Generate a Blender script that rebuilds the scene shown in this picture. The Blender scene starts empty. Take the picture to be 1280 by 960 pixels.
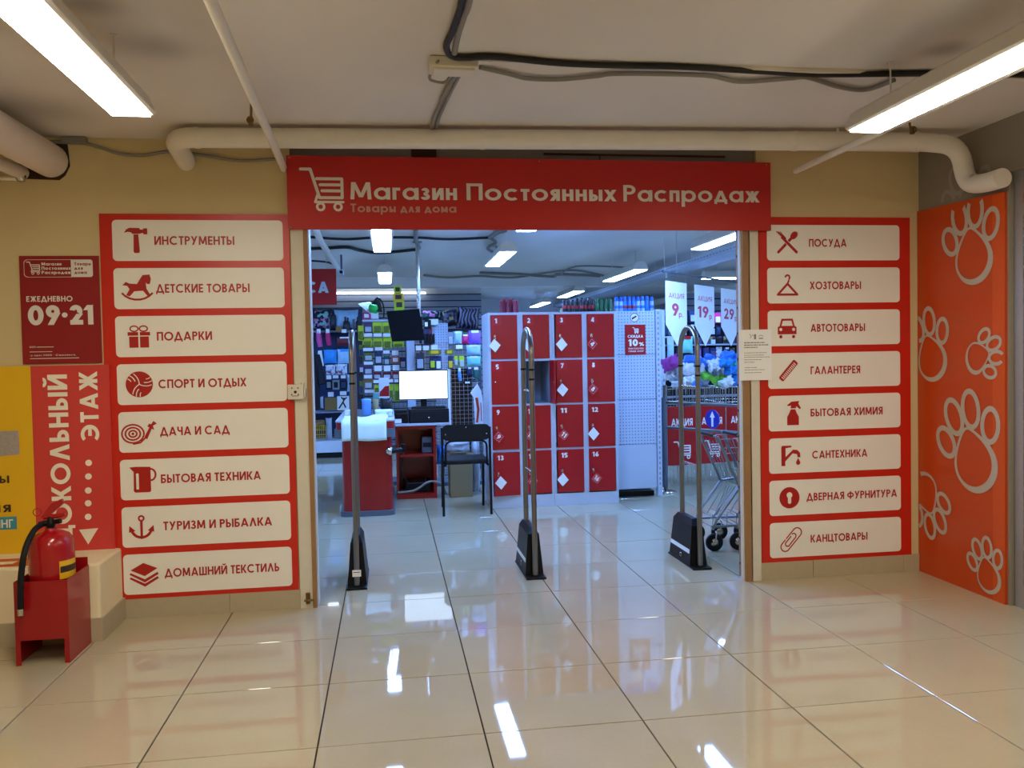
import bpy, bmesh, math, random
from math import sin, cos, pi, radians
from mathutils import Vector as V3, Matrix
S = bpy.context.scene
COL = S.collection
rnd = random.Random(7)
# ------------------------------------------------------------------ camera
FPX = 1055.8; PIT, ROLL, YAW = .0306757, -.01953704, .1452543
CAM = V3((-.318491, -4.24429, 1.374264))
fw = V3((sin(YAW)*cos(PIT), cos(YAW)*cos(PIT), -sin(PIT)))
r1 = V3((cos(YAW), -sin(YAW), 0)); u1_ = r1.cross(fw)
rt = r1*cos(ROLL) + u1_*sin(ROLL); up = rt.cross(fw)
cd = bpy.data.cameras.new('camera'); cd.sensor_width = 36; cd.lens = FPX/1280*36; cd.clip_end = 60; cd.clip_start = .05
co = bpy.data.objects.new('camera', cd); COL.objects.link(co)
co.matrix_world = Matrix(((rt.x, up.x, -fw.x, CAM.x), (rt.y, up.y, -fw.y, CAM.y), (rt.z, up.z, -fw.z, CAM.z), (0, 0, 0, 1)))
S.camera = co
# ------------------------------------------------------------------ world, exposure
wd = bpy.data.worlds.new('world'); S.world = wd; wd.use_nodes = True
wd.node_tree.nodes['Background'].inputs[0].default_value = (.8, .85, 1, 1)
wd.node_tree.nodes['Background'].inputs[1].default_value = .02
S.view_settings.view_transform = 'Standard'; S.view_settings.look = 'None'; S.view_settings.exposure = .32; S.view_settings.gamma = 1
HALL_LAMP = 36.0; HALL_COL = (1, .91, .75)
SHOP_LAMP = 68.0; SHOP_COL = (.2, .41, 1)
# the lamps are modelled luminaires, built below by lamp(), some added out of view; their diffusers are the light of both rooms

def on(ax, v, x, y):
    """world point where the sight line of a measured photo point meets the real plane it lies on"""
    d = rt*((x-640)/FPX) - up*((y-480)/FPX) + fw
    i = 'XYZ'.index(ax)
    return CAM + d*((v-CAM[i])/d[i])
# ------------------------------------------------------------------ materials
def srgb(c):
    if isinstance(c, str):
        c = tuple(int(c[i:i+2], 16)/255 for i in (0, 2, 4))
    return tuple(((x+.055)/1.055)**2.4 if x > .04 else x/12.92 for x in c)
MATS = {}
def mat(name, c, rough=.5, metal=0, var=.06, scale=12, bump=0, emit=0, spec=.5, alpha=1, trans=0, coat=0):
    if name in MATS: return MATS[name]
    m = bpy.data.materials.new(name); m.use_nodes = True; nt = m.node_tree; b = nt.nodes['Principled BSDF']
    c = srgb(c); N = nt.nodes.new; L = nt.links.new
    b.inputs['Roughness'].default_value = rough; b.inputs['Metallic'].default_value = metal
    b.inputs['Specular IOR Level'].default_value = spec
    b.inputs['Coat Weight'].default_value = coat
    if var or bump:
        tc = N('ShaderNodeTexCoord'); nz = N('ShaderNodeTexNoise'); nz.inputs['Scale'].default_value = scale; nz.inputs['Detail'].default_value = 4
        L(tc.outputs['Object'], nz.inputs['Vector'])
        mx = N('ShaderNodeMix'); mx.data_type = 'RGBA'
        mx.inputs[6].default_value = (*[max(0, x*(1-var)) for x in c], 1); mx.inputs[7].default_value = (*[min(1, x*(1+var)) for x in c], 1)
        L(nz.outputs['Fac'], mx.inputs[0]); L(mx.outputs[2], b.inputs['Base Color'])
        if bump:
            bp = N('ShaderNodeBump'); bp.inputs['Strength'].default_value = bump; bp.inputs['Distance'].default_value = .01
            L(nz.outputs['Fac'], bp.inputs['Height']); L(bp.outputs['Normal'], b.inputs['Normal'])
    else: b.inputs['Base Color'].default_value = (*c, 1)
    if emit:
        b.inputs['Emission Color'].default_value = (*c, 1); b.inputs['Emission Strength'].default_value = emit
    b.inputs['Alpha'].default_value = alpha
    b.inputs['Transmission Weight'].default_value = trans
    MATS[name] = m; return m
def emat(name, lin, st):
    m = bpy.data.materials.new(name); m.use_nodes = True; b = m.node_tree.nodes['Principled BSDF']
    b.inputs['Base Color'].default_value = (.8, .8, .8, 1); b.inputs['Emission Color'].default_value = (*lin, 1); b.inputs['Emission Strength'].default_value = st
    MATS[name] = m; return m
def M(k): return MATS[k]
mat('red_print', 'cc2410', .35, var=.03); mat('white_print', 'f2efe6', .4, var=.02); mat('banner_red', 'be1c14', .5, var=.04)
mat('banner_letter', 'e6e1d8', .5, var=.02); mat('banner_letter_dim', 'c49484', .5, var=.02)
mat('icon_red', 'b01a12', .4, var=.03); mat('poster_dark_red', '93131a', .4, var=.03); mat('poster_red', 'd4403c', .4, var=.03)
mat('poster_yellow', 'ebbb18', .4, var=.03); mat('poster_teal', '3d98ac', .4, var=.02); mat('ink', '3a2418', .5, var=0); mat('poster_white', 'f6efde', .45, var=.01)
mat('poster_grey', 'a9a09a', .45, var=.25, scale=60)
mat('cream_wall', 'd6c394', .75, var=.05, scale=3, bump=.08); mat('plaster_ledge', 'efe0bb', .7, var=.05, scale=6, bump=.1)
mat('grey_wall', '8d8272', .85, var=.06, scale=3, bump=.1); mat('grey_board', '85807a', .7, var=.08, scale=8)
mat('white_plaster', 'e6e2dc', .8, var=.03, scale=3, bump=.05)
mat('frame_white', 'd9d3c2', .5, var=.05, scale=20); mat('wood', '9c744a', .55, var=.15, scale=30)
mat('pipe_paint', 'e8e2d4', .45, var=.05, scale=14, bump=.04); mat('pipe_lag', 'e6d9cc', .55, var=.05, scale=10, bump=.06)
mat('grout', '241e18', .9); mat('base_tile', 'b5a98e', .35, var=.06, scale=25)
mat('orange', 'c44208', .32, var=.04, scale=4); mat('orange_reflection', 'd04e10', .3, var=.03); mat('paw_grey', 'b9aea0', .5, var=.05)
mat('paw_old', '9b9184', .8, var=.05)
mat('ext_red', 'a80f18', .22, var=.05, coat=.4); mat('box_red', '9c0a14', .3, var=.06, coat=.2); mat('rubber', '0e0e10', .6, spec=.3); mat('black_plastic', '050507', .42, var=.02, spec=.3)
mat('chrome', 'c9c4bd', .22, 1, var=.04, scale=20); mat('steel', '8f8a84', .3, 1, var=.05, scale=30); mat('brass', '7d6238', .4, .9)
mat('lamp_body', 'dcd6c8', .45, var=.03); mat('trunk', 'ddd6c6', .5, var=.03); mat('cable_black', '120f0f', .5); mat('cable_grey', '8a857b', .6); mat('cable_white', 'd2cdc0', .5)
mat('dark_hole', '3a2310', .9, var=.3, scale=40)
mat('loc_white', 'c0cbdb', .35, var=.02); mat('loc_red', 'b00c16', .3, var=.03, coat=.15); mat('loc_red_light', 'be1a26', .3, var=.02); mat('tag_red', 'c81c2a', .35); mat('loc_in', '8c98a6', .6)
mat('paper', 'f4f6f6', .7, var=.02); mat('shop_white', 'dfe4ea', .5, var=.03); mat('slat', '8d93a0', .6, var=.05)
mat('check_red', '9c0e10', .28, var=.04, coat=.2); mat('bumper', '5a6470', .5); mat('cloth', 'e6fbf6', .85, var=.05, bump=.3, scale=9); mat('counter', 'b8c0cc', .35)
mat('carton', '8f7a55', .8, var=.06); mat('film_bag', 'cfd8e4', .35, var=.1, bump=.4, scale=14, trans=.3)
mat('tv_black', '060608', .7, var=0, spec=.15); mat('blue_disc', '1428a8', .4); mat('glass', 'e8f0f4', .03, trans=.9, var=0); mat('alu', 'b4b8bc', .35, .8)
mat('cart_metal', '8a8f94', .3, .85); emat('hall_diffuser', HALL_COL, HALL_LAMP); emat('shop_diffuser', SHOP_COL, SHOP_LAMP); emat('screen_light', (.8, .97, 1), 1.15); emat('led', (.7, .82, 1), 6)
def nodes_floor():
    m = bpy.data.materials.new('floor_tile'); m.use_nodes = True; nt = m.node_tree; b = nt.nodes['Principled BSDF']; N = nt.nodes.new; L = nt.links.new
    g = N('ShaderNodeNewGeometry'); oi = N('ShaderNodeObjectInfo')
    nz = N('ShaderNodeTexNoise'); nz.inputs['Scale'].default_value = 1.6; nz.inputs['Detail'].default_value = 5; L(g.outputs['Position'], nz.inputs['Vector'])
    n2 = N('ShaderNodeTexNoise'); n2.inputs['Scale'].default_value = 90; n2.inputs['Detail'].default_value = 3; L(g.outputs['Position'], n2.inputs['Vector'])
    mx = N('ShaderNodeMix'); mx.data_type = 'RGBA'; mx.inputs[6].default_value = (*srgb('b2a584'), 1); mx.inputs[7].default_value = (*srgb('c8bb9b'), 1)
    L(nz.outputs['Fac'], mx.inputs[0]); 
    m2 = N('ShaderNodeMix'); m2.data_type = 'RGBA'; m2.blend_type = 'MULTIPLY'; m2.inputs[0].default_value = .12; L(mx.outputs[2], m2.inputs[6]); L(n2.outputs['Color'], m2.inputs[7]); L(m2.outputs[2], b.inputs['Base Color'])
    rr = N('ShaderNodeMapRange'); rr.inputs[3].default_value = .015; rr.inputs[4].default_value = .045; L(nz.outputs['Fac'], rr.inputs[0]); L(rr.outputs[0], b.inputs['Roughness'])
    b.inputs['Specular IOR Level'].default_value = .75
    MATS['floor_tile'] = m
nodes_floor()
def nodes_ceiling():
    m = bpy.data.materials.new('ceiling_plaster'); m.use_nodes = True; nt = m.node_tree; b = nt.nodes['Principled BSDF']; N = nt.nodes.new; L = nt.links.new
    g = N('ShaderNodeNewGeometry'); nz = N('ShaderNodeTexNoise'); nz.inputs['Scale'].default_value = .9; nz.inputs['Detail'].default_value = 6; L(g.outputs['Position'], nz.inputs['Vector'])
    mx = N('ShaderNodeMix'); mx.data_type = 'RGBA'; mx.inputs[6].default_value = (*srgb('d3cabe'), 1); mx.inputs[7].default_value = (*srgb('ece6dd'), 1); L(nz.outputs['Fac'], mx.inputs[0])
    last = mx.outputs[2]
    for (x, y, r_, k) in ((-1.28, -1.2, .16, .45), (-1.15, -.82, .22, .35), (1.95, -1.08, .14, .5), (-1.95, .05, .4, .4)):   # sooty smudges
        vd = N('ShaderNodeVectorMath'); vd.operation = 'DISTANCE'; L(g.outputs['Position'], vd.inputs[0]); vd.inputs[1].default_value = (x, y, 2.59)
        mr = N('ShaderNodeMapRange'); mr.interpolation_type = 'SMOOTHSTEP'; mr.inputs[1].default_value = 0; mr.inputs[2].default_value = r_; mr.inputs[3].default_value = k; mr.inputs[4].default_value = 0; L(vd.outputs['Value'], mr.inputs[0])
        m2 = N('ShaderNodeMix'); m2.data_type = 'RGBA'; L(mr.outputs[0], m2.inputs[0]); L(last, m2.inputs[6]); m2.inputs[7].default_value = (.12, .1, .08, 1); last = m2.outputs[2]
    L(last, b.inputs['Base Color']); b.inputs['Roughness'].default_value = .85
    MATS['ceiling_plaster'] = m
nodes_ceiling()
def nodes_perf(name, c, dot, pitch, r_):
    """sheet metal with a regular grid of punched holes (object x / z)"""
    m = bpy.data.materials.new(name); m.use_nodes = True; nt = m.node_tree; b = nt.nodes['Principled BSDF']; N = nt.nodes.new; L = nt.links.new
    tc = N('ShaderNodeTexCoord'); mp = N('ShaderNodeVectorMath'); mp.operation = 'SCALE'; mp.inputs[3].default_value = 1/pitch; L(tc.outputs['Object'], mp.inputs[0])
    fr = N('ShaderNodeVectorMath'); fr.operation = 'FRACTION'; L(mp.outputs[0], fr.inputs[0]); sb = N('ShaderNodeVectorMath'); sb.operation = 'SUBTRACT'; sb.inputs[1].default_value = (.5, .5, .5); L(fr.outputs[0], sb.inputs[0])
    ml = N('ShaderNodeVectorMath'); ml.operation = 'MULTIPLY'; ml.inputs[1].default_value = (1, 0, 1); L(sb.outputs[0], ml.inputs[0]); ln = N('ShaderNodeVectorMath'); ln.operation = 'LENGTH'; L(ml.outputs[0], ln.inputs[0])
    lt = N('ShaderNodeMath'); lt.operation = 'LESS_THAN'; lt.inputs[1].default_value = r_; L(ln.outputs['Value'], lt.inputs[0])
    mx = N('ShaderNodeMix'); mx.data_type = 'RGBA'; mx.inputs[6].default_value = (*srgb(c), 1); mx.inputs[7].default_value = (*srgb(dot), 1); L(lt.outputs[0], mx.inputs[0]); L(mx.outputs[2], b.inputs['Base Color']); b.inputs['Roughness'].default_value = .4
    MATS[name] = m
nodes_perf('perforated', 'bfcbdd', '6f7f9e', .03, .2)
def nodes_wave(name, a_, b_, sc_):
    m = bpy.data.materials.new(name); m.use_nodes = True; nt = m.node_tree; b = nt.nodes['Principled BSDF']; N = nt.nodes.new; L = nt.links.new
    tc = N('ShaderNodeTexCoord'); w = N('ShaderNodeTexWave'); w.inputs['Scale'].default_value = sc_; w.inputs['Distortion'].default_value = 9; w.inputs['Detail'].default_value = 1; L(tc.outputs['Object'], w.inputs['Vector'])
    r = N('ShaderNodeValToRGB'); r.color_ramp.interpolation = 'CONSTANT'; r.color_ramp.elements[0].color = (*srgb(a_), 1); r.color_ramp.elements[1].color = (*srgb(b_), 1); r.color_ramp.elements[1].position = .62; L(w.outputs['Fac'], r.inputs[0]); L(r.outputs[0], b.inputs['Base Color']); MATS[name] = m
nodes_wave('zebra', '100e16', '77708c', 7)
def nodes_pattern(name, cols, scale, rough=.6):
    m = bpy.data.materials.new(name); m.use_nodes = True; nt = m.node_tree; b = nt.nodes['Principled BSDF']; N = nt.nodes.new; L = nt.links.new
    tc = N('ShaderNodeTexCoord'); v = N('ShaderNodeTexVoronoi'); v.inputs['Scale'].default_value = scale; L(tc.outputs['Object'], v.inputs['Vector'])
    sp = N('ShaderNodeSeparateColor'); L(v.outputs['Color'], sp.inputs[0]); r = N('ShaderNodeValToRGB'); r.color_ramp.interpolation = 'CONSTANT'
    e = r.color_ramp.elements
    while len(e) < len(cols): e.new(.5)
    for i, c in enumerate(cols): e[i].position = i/len(cols); e[i].color = (*srgb(c), 1)
    L(sp.outputs[0], r.inputs[0]); L(r.outputs[0], b.inputs['Base Color']); b.inputs['Roughness'].default_value = rough; MATS[name] = m
nodes_pattern('floral', ['120f1c', '1d4a44', '120f1c', 'd27ab4', '7ec4b8', '17142a'], 26)
nodes_pattern('print_mix', ['e8ecf4', '8a94b4', 'e8ecf4', 'b43c5c', 'dfe6f2'], 34)
nodes_pattern('goldblack', ['120f18', '2a2230', '8f7a48', '120f18', '4a4660'], 30)
# ------------------------------------------------------------------ mesh builder
def root_of(o):
    while o.parent: o = o.parent
    return o
class MB:
    def __init__(s): s.v = []; s.f = []; s.m = []; s.sm = []
    def add(s, vs, fs, mi=0, smooth=False):
        b = len(s.v); s.v += [tuple(v) for v in vs]
        for f in fs: s.f.append([b+i for i in f]); s.m.append(mi); s.sm.append(smooth)
        return s
    def box(s, x0, x1, y0, y1, z0, z1, mi=0):
        return s.add([(x, y, z) for z in (z0, z1) for y in (y0, y1) for x in (x0, x1)], [(0, 2, 3, 1), (4, 5, 7, 6), (0, 1, 5, 4), (2, 6, 7, 3), (0, 4, 6, 2), (1, 3, 7, 5)], mi)
    def bbox(s, x0, x1, y0, y1, z0, z1, b=.01, mi=0):
        """box with chamfered edges"""
        bm = bmesh.new(); bmesh.ops.create_cube(bm, size=1)
        for v in bm.verts: v.co = ((x0+x1)/2+v.co.x*(x1-x0), (y0+y1)/2+v.co.y*(y1-y0), (z0+z1)/2+v.co.z*(z1-z0))
        bmesh.ops.bevel(bm, geom=bm.edges[:], offset=b, segments=2, affect='EDGES', profile=.5)
        bm.verts.index_update(); s.add([v.co[:] for v in bm.verts], [[v.index for v in f.verts] for f in bm.faces], mi); bm.free(); return s
    def prism(s, pts, ax, a, b, mi=0):
        """polygon pts (2D) extruded along axis ax from a to b"""
        def P(p, t): return {'x': (t, p[0], p[1]), 'y': (p[0], t, p[1]), 'z': (p[0], p[1], t)}[ax]
        n = len(pts); vs = [P(p, a) for p in pts] + [P(p, b) for p in pts]
        return s.add(vs, [list(range(n))[::-1], list(range(n, 2*n))] + [(i, (i+1) % n, n+(i+1) % n, n+i) for i in range(n)], mi)
    def tube(s, pts, r, n=10, mi=0, closed=False, caps=True):
        pts = [V3(p) for p in pts]; k = len(pts); rs = r if isinstance(r, (list, tuple)) else [r]*k
        rings = []; ref = None
        for i, p in enumerate(pts):
            a = pts[i-1] if (i or closed) else p; c = pts[(i+1) % k] if (i < k-1 or closed) else p
            t = (c-a).normalized() if (c-a).length > 1e-9 else V3((0, 0, 1))
            if ref is None:
                ref = V3((0, 0, 1)).cross(t)
                if ref.length < .1: ref = V3((1, 0, 0)).cross(t)
            ref = (ref - t*ref.dot(t)).normalized(); q = t.cross(ref)
            rings.append([p + (ref*cos(2*pi*j/n)+q*sin(2*pi*j/n))*rs[i] for j in range(n)])
        vs = [v for rg in rings for v in rg]; fs = []
        for i in range(k if closed else k-1):
            for j in range(n):
                a = i*n+j; b = i*n+(j+1) % n; a2 = ((i+1) % k)*n+j; b2 = ((i+1) % k)*n+(j+1) % n; fs.append((a, b, b2, a2))
        s.add(vs, fs, mi, True)
        if caps and not closed: s.add(rings[0], [list(range(n))[::-1]], mi); s.add(rings[-1], [list(range(n))], mi)
        return s
    def cyl(s, a, b, r, n=16, mi=0): return s.tube([a, b], r, n, mi)
    def lathe(s, c, prof, n=20, mi=0, ax='z'):
        """profile [(r, h)...] turned round an axis through c"""
        vs = []
        for (r, h) in prof:
            for j in range(n):
                a = 2*pi*j/n; o = {'z': (r*cos(a), r*sin(a), h), 'y': (r*cos(a), h, r*sin(a)), 'x': (h, r*cos(a), r*sin(a))}[ax]
                vs.append((c[0]+o[0], c[1]+o[1], c[2]+o[2]))
        fs = [(i*n+j, i*n+(j+1) % n, (i+1)*n+(j+1) % n, (i+1)*n+j) for i in range(len(prof)-1) for j in range(n)]
        s.add(vs, fs, mi, True)
        for i in (0, len(prof)-1):
            if prof[i][0] > 1e-4: s.add(vs[i*n:(i+1)*n], [list(range(n))], mi)
        return s
    def pillow(s, c, sx, sy, sz, seed=0, n=8, mi=0, crump=.12):
        """cushion / bag shape: pinched round its rim, thick in the middle; sy is the thickness"""
        r = random.Random(seed); vs = []; fs = []
        for side in (-1, 1):
            b = len(vs)
            for i in range(n+1):
                for j in range(n+1):
                    u = -1+2*i/n; w = -1+2*j/n; t = (1-u**4)*(1-w**4); k = 1-.08*(1-u*u)*(abs(w) > .99)-.0
                    vs.append((c[0]+u*sx/2*(1-.07*(1-w*w)*abs(u)), c[1]+side*sy/2*t**.6*(1+r.uniform(-crump, crump)), c[2]+w*sz/2*(1-.07*(1-u*u)*abs(w))))
            for i in range(n):
                for j in range(n):
                    q = (b+i*(n+1)+j, b+(i+1)*(n+1)+j, b+(i+1)*(n+1)+j+1, b+i*(n+1)+j+1); fs.append(q if side < 0 else q[::-1])
        return s.add(vs, fs, mi, True)
    def build(s, name, mats, parent=None, kind=None, label=None):
        if not isinstance(mats, (list, tuple)): mats = [mats]
        off = root_of(parent).location if parent else V3((0, 0, 0))
        me = bpy.data.meshes.new(name); me.from_pydata([(v[0]-off.x, v[1]-off.y, v[2]-off.z) for v in s.v], [], s.f)
        for m in mats: me.materials.append(MATS[m] if isinstance(m, str) else m)
        me.polygons.foreach_set('material_index', s.m); me.polygons.foreach_set('use_smooth', s.sm); me.update()
        o = bpy.data.objects.new(name, me); COL.objects.link(o)
        if parent: o.parent = parent
        if kind: o['kind'] = kind
        if label: o['label'] = label
        return o
def thing(name, label, cat, loc=(0, 0, 0), group=None):
    o = bpy.data.objects.new(name, None); o.empty_display_size = .05; COL.objects.link(o); o.location = loc
    o['label'] = label; o['category'] = cat
    if group: o['group'] = group
    return o
def tag(o, label, cat, group=None):
    o['label'] = label; o['category'] = cat
    if group: o['group'] = group
    return o
def dup(r, loc, label, rz=0, group=None):
    c = r.copy(); COL.objects.link(c); c.location = loc; c.rotation_euler = (0, 0, rz); c['label'] = label
    if group: c['group'] = group
    for ch in list(r.children):
        d = ch.copy(); COL.objects.link(d); d.parent = c
        for g in list(ch.children):
            e = g.copy(); COL.objects.link(e); e.parent = d
    return c
def bend(pts, r, n=6):
    """round the corners of a path"""
    pts = [V3(p) for p in pts]; out = [pts[0]]
    for i in range(1, len(pts)-1):
        a = (pts[i-1]-pts[i]); b = (pts[i+1]-pts[i]); d = min(r, a.length*.49, b.length*.49); a = pts[i]+a.normalized()*d; b = pts[i]+b.normalized()*d
        for k in range(n+1):
            t = k/n; out.append(a*(1-t)**2+pts[i]*2*t*(1-t)+b*t*t)
    out.append(pts[-1]); return out
def spl(pts, n=6):
    """smooth curve through points"""
    pts = [V3(p) for p in pts]; P = [pts[0]]+pts+[pts[-1]]; out = []
    for i in range(1, len(P)-2):
        for k in range(n):
            t = k/n; a, b, c, d = P[i-1:i+3]; out.append(.5*((2*b)+(c-a)*t+(2*a-5*b+4*c-d)*t*t+(3*b-a-3*c+d)*t**3))
    out.append(pts[-1]); return out
# ------------------------------------------------------------------ flat print: lettering and pictograms
class Flat:
    """thin printed shapes in a plane: origin O, directions U (right) and V (up), N towards the viewer"""
    def __init__(s, O, U=(1, 0, 0), V=(0, 0, 1), N=(0, -1, 0), eps=.0012):
        s.O, s.U, s.V, s.N = V3(O), V3(U), V3(V), V3(N); s.e = eps; s.mb = MB(); s.k = 0
        s.T = lambda p: p
    def poly(s, pts, mi=0, lift=0):
        s.k += 1; e = s.e + lift*.0006 + s.k*2e-6; q = [s.T(p) for p in pts]
        ar = sum(q[i-1][0]*q[i][1]-q[i][0]*q[i-1][1] for i in range(len(q)))
        if ar < 0: q = q[::-1]
        vs = [s.O+s.U*p[0]+s.V*p[1]+s.N*e for p in q]
        f = list(range(len(q))) if s.U.cross(s.V).dot(s.N) > 0 else list(range(len(q)))[::-1]
        s.mb.add(vs, [f], mi)
    def arc(s, cx, cy, rx, ry, a0, a1, w, mi=0, lift=0, n=None):
        n = n or max(6, int(abs(a1-a0)/15)); h = w/2
        for i in range(n):
            a, b = radians(a0+(a1-a0)*i/n), radians(a0+(a1-a0)*(i+1)/n)
            s.poly([(cx+(rx-h)*cos(a), cy+(ry-h)*sin(a)), (cx+(rx+h)*cos(a), cy+(ry+h)*sin(a)), (cx+(rx+h)*cos(b), cy+(ry+h)*sin(b)), (cx+(rx-h)*cos(b), cy+(ry-h)*sin(b))], mi, lift)
    def disc(s, cx, cy, r, mi=0, lift=0, ry=None, n=20): s.poly([(cx+r*cos(2*pi*i/n), cy+(ry or r)*sin(2*pi*i/n)) for i in range(n)], mi, lift)
    def line(s, pts, w, mi=0, lift=0, rnd_=True):
        for (a, b) in zip(pts, pts[1:]):
            dx, dy = b[0]-a[0], b[1]-a[1]; l = math.hypot(dx, dy) or 1; nx, ny = -dy/l*w/2, dx/l*w/2
            s.poly([(a[0]+nx, a[1]+ny), (b[0]+nx, b[1]+ny), (b[0]-nx, b[1]-ny), (a[0]-nx, a[1]-ny)], mi, lift)
        if rnd_:
            for p in pts: s.disc(p[0], p[1], w/2, mi, lift, n=10)
    def rect(s, x0, x1, y0, y1, mi=0, lift=0, r=0):
        if r <= 0: return s.poly([(x0, y0), (x1, y0), (x1, y1), (x0, y1)], mi, lift)
        p = []
        for (cx, cy, a) in ((x1-r, y0+r, -90), (x1-r, y1-r, 0), (x0+r, y1-r, 90), (x0+r, y0+r, 180)):
            p += [(cx+r*cos(radians(a+t)), cy+r*sin(radians(a+t))) for t in (0, 22, 45, 67, 90)]
        s.poly(p, mi, lift)
    def text(s, t, u0, u1, v0, cap, w=.18, mi=0, gap=.13, lift=0):
        """lettering from u0 to u1 on baseline v0 with the given capital height"""
        items = []; x = 0
        for ch in t:
            adv, pr = glyph(ch, w); items.append((x, pr)); x += adv+gap
        tot = x-gap; sx = (u1-u0)/tot if u1 is not None else cap
        T0 = s.T
        for (gx, pr) in items:
            s.T = lambda p, gx=gx: T0((u0+(p[0]+gx)*sx, v0+p[1]*cap))
            for q in pr:
                k = q[0]
                if k == 'V': s.poly([(q[1]-q[4], q[2]), (q[1]+q[4], q[2]), (q[1]+q[4], q[3]), (q[1]-q[4], q[3])], mi, lift)
                elif k == 'H': s.poly([(q[2], q[1]-q[4]), (q[3], q[1]-q[4]), (q[3], q[1]+q[4]), (q[2], q[1]+q[4])], mi, lift)
                elif k == 'D':
                    _, x0, y0, x1, y1, h = q; hh = h*math.hypot(x1-x0, y1-y0)/max(abs(y1-y0), .05)
                    s.poly([(x0-hh, y0), (x0+hh, y0), (x1+hh, y1), (x1-hh, y1)], mi, lift)
                elif k == 'A': s.arc(q[1], q[2], q[3], q[4], q[5], q[6], q[7]*2, mi, lift)
                elif k == 'O': s.disc(q[1], q[2], q[3], mi, lift, n=12)
        s.T = T0
    def build(s, name, mats, parent=None, label=None): return s.mb.build(name, mats, parent, label=label)
LOW = {'и': 'И', 'н': 'Н', 'с': 'С', 'т': 'Т', 'о': 'О', 'я': 'Я', 'ы': 'Ы', 'х': 'Х', 'п': 'П', 'в': 'В', 'ь': 'Ь', 'м': 'М', 'л': 'Л', 'д': 'Д', 'к': 'К', 'ж': 'Ж', 'з': 'З', 'г': 'Г', 'ц': 'Ц', 'э': 'Э', 'й': 'Й', 'щ': 'Щ', 'ч': 'Ч', 'ш': 'Ш'}
def glyph(c, w):
    h = w/2
    def Vv(x, a=0, b=1): return ('V', x, a, b, h)
    def Hh(y, a, b): return ('H', y, a, b, h)
    def D(a, b, c_, d): return ('D', a, b, c_, d, h)
    def A(cx, cy, rx, ry, a, b): return ('A', cx, cy, rx-h, ry-h, a, b, h)
    def bowl(x0, xc, yt, yb): return [Hh(yt-h, x0, xc), Hh(yb+h, x0, xc), A(xc, (yt+yb)/2, (yt-yb)/2, (yt-yb)/2, -90, 90)]
    if c in LOW:
        a, pr = glyph(LOW[c], w/.7); o = []
        for q in pr:
            if q[0] in 'VH': o.append((q[0],)+tuple(x*.7 for x in q[1:]))
            elif q[0] == 'D': o.append(('D',)+tuple(x*.7 for x in q[1:]))
            elif q[0] == 'A': o.append(('A', q[1]*.7, q[2]*.7, q[3]*.7, q[4]*.7, q[5], q[6], q[7]*.7))
            else: o.append((q[0],)+tuple(x*.7 for x in q[1:]))
        return a*.7, o
    if c == ' ': return .22, []
    if c == 'И': return .72, [Vv(h), Vv(.72-h), D(h*1.1, 0, .72-h*1.1, 1)]
    if c == 'Й': a, p = glyph('И', w); return a, p+[('A', .36, 1.24, .15, .12, 180, 360, h*.8)]
    if c == 'Н': return .7, [Vv(h), Vv(.7-h), Hh(.51, h, .7-h)]
    if c == 'П': return .68, [Vv(h), Vv(.68-h), Hh(1-h, h, .68-h)]
    if c == 'Ц': return .8, [Vv(h), Vv(.7-h), Hh(h, h, .78), ('V', .78, -.16, w, h*.75)]
    if c == 'Щ': return 1.0, [Vv(h), Vv(.45), Vv(.9-h), Hh(h, h, .96), ('V', .96, -.16, w, h*.75)]
    if c == 'Ш': return .92, [Vv(h), Vv(.46), Vv(.92-h), Hh(h, h, .9)]
    if c == 'С': return .9, [A(.5, .5, .5, .51, 48, 312)]
    if c == 'О': return 1.0, [A(.5, .5, .5, .51, 0, 360)]
    if c == 'Э': return .88, [A(.38, .5, .5, .51, -132, 132), Hh(.5, .3, .86)]
    if c == 'Т': return .54, [Vv(.27), Hh(1-h, 0, .54)]
    if c == 'Г': return .48, [Vv(h), Hh(1-h, 0, .48)]
    if c == 'Е': return .5, [Vv(h), Hh(1-h, 0, .5), Hh(h, 0, .5), Hh(.51, 0, .46)]
    if c == 'Р': return .58, [Vv(h)]+bowl(h, .29, 1, .42)
    if c == 'Б': return .58, [Vv(h), Hh(1-h, h, .52)]+bowl(h, .28, .6, 0)
    if c == 'В': return .58, [Vv(h)]+bowl(h, .27, 1, .47)+bowl(h, .28, .53+h*.6, 0)
    if c == 'Ь': return .56, [Vv(h)]+bowl(h, .26, .6, 0)
    if c == 'Ы': return .84, [Vv(h)]+bowl(h, .26, .6, 0)+[Vv(.84-h)]
    if c == 'Я': return .6, [Vv(.6-h), Hh(1-h, .3, .6), Hh(.42+h, .3, .6), A(.3, .71, .29, .29, 90, 270), D(.1, 0, .34, .45)]
    if c == 'М': return .92, [D(h*1.1, 0, .14, 1), D(.92-h*1.1, 0, .78, 1), D(.15, 1, .46, .12), D(.77, 1, .46, .12)]
    if c == 'А': return .86, [D(.43, 1, h*1.1, 0), D(.43, 1, .86-h*1.1, 0), Hh(.27, .16, .7)]
    if c == 'Л': return .78, [D(.39, 1, h*1.1, 0), D(.39, 1, .78-h*1.1, 0)]
    if c == 'Д': return .9, [D(.45, 1, .15, h), D(.45, 1, .75, h), Hh(h, 0, .9), ('V', h*.8, -.16, w, h*.8), ('V', .9-h*.8, -.16, w, h*.8)]
    if c == 'У': return .72, [D(.6, 1, .2, 0), D(.1, 1, .36, .38)]
    if c == 'К': return .66, [Vv(h), D(w+.02, .38, .56, 1), D(w+.11, .5, .58, 0)]
    if c == 'Х': return .72, [D(.1, 0, .62, 1), D(.62, 0, .1, 1)]
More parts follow.
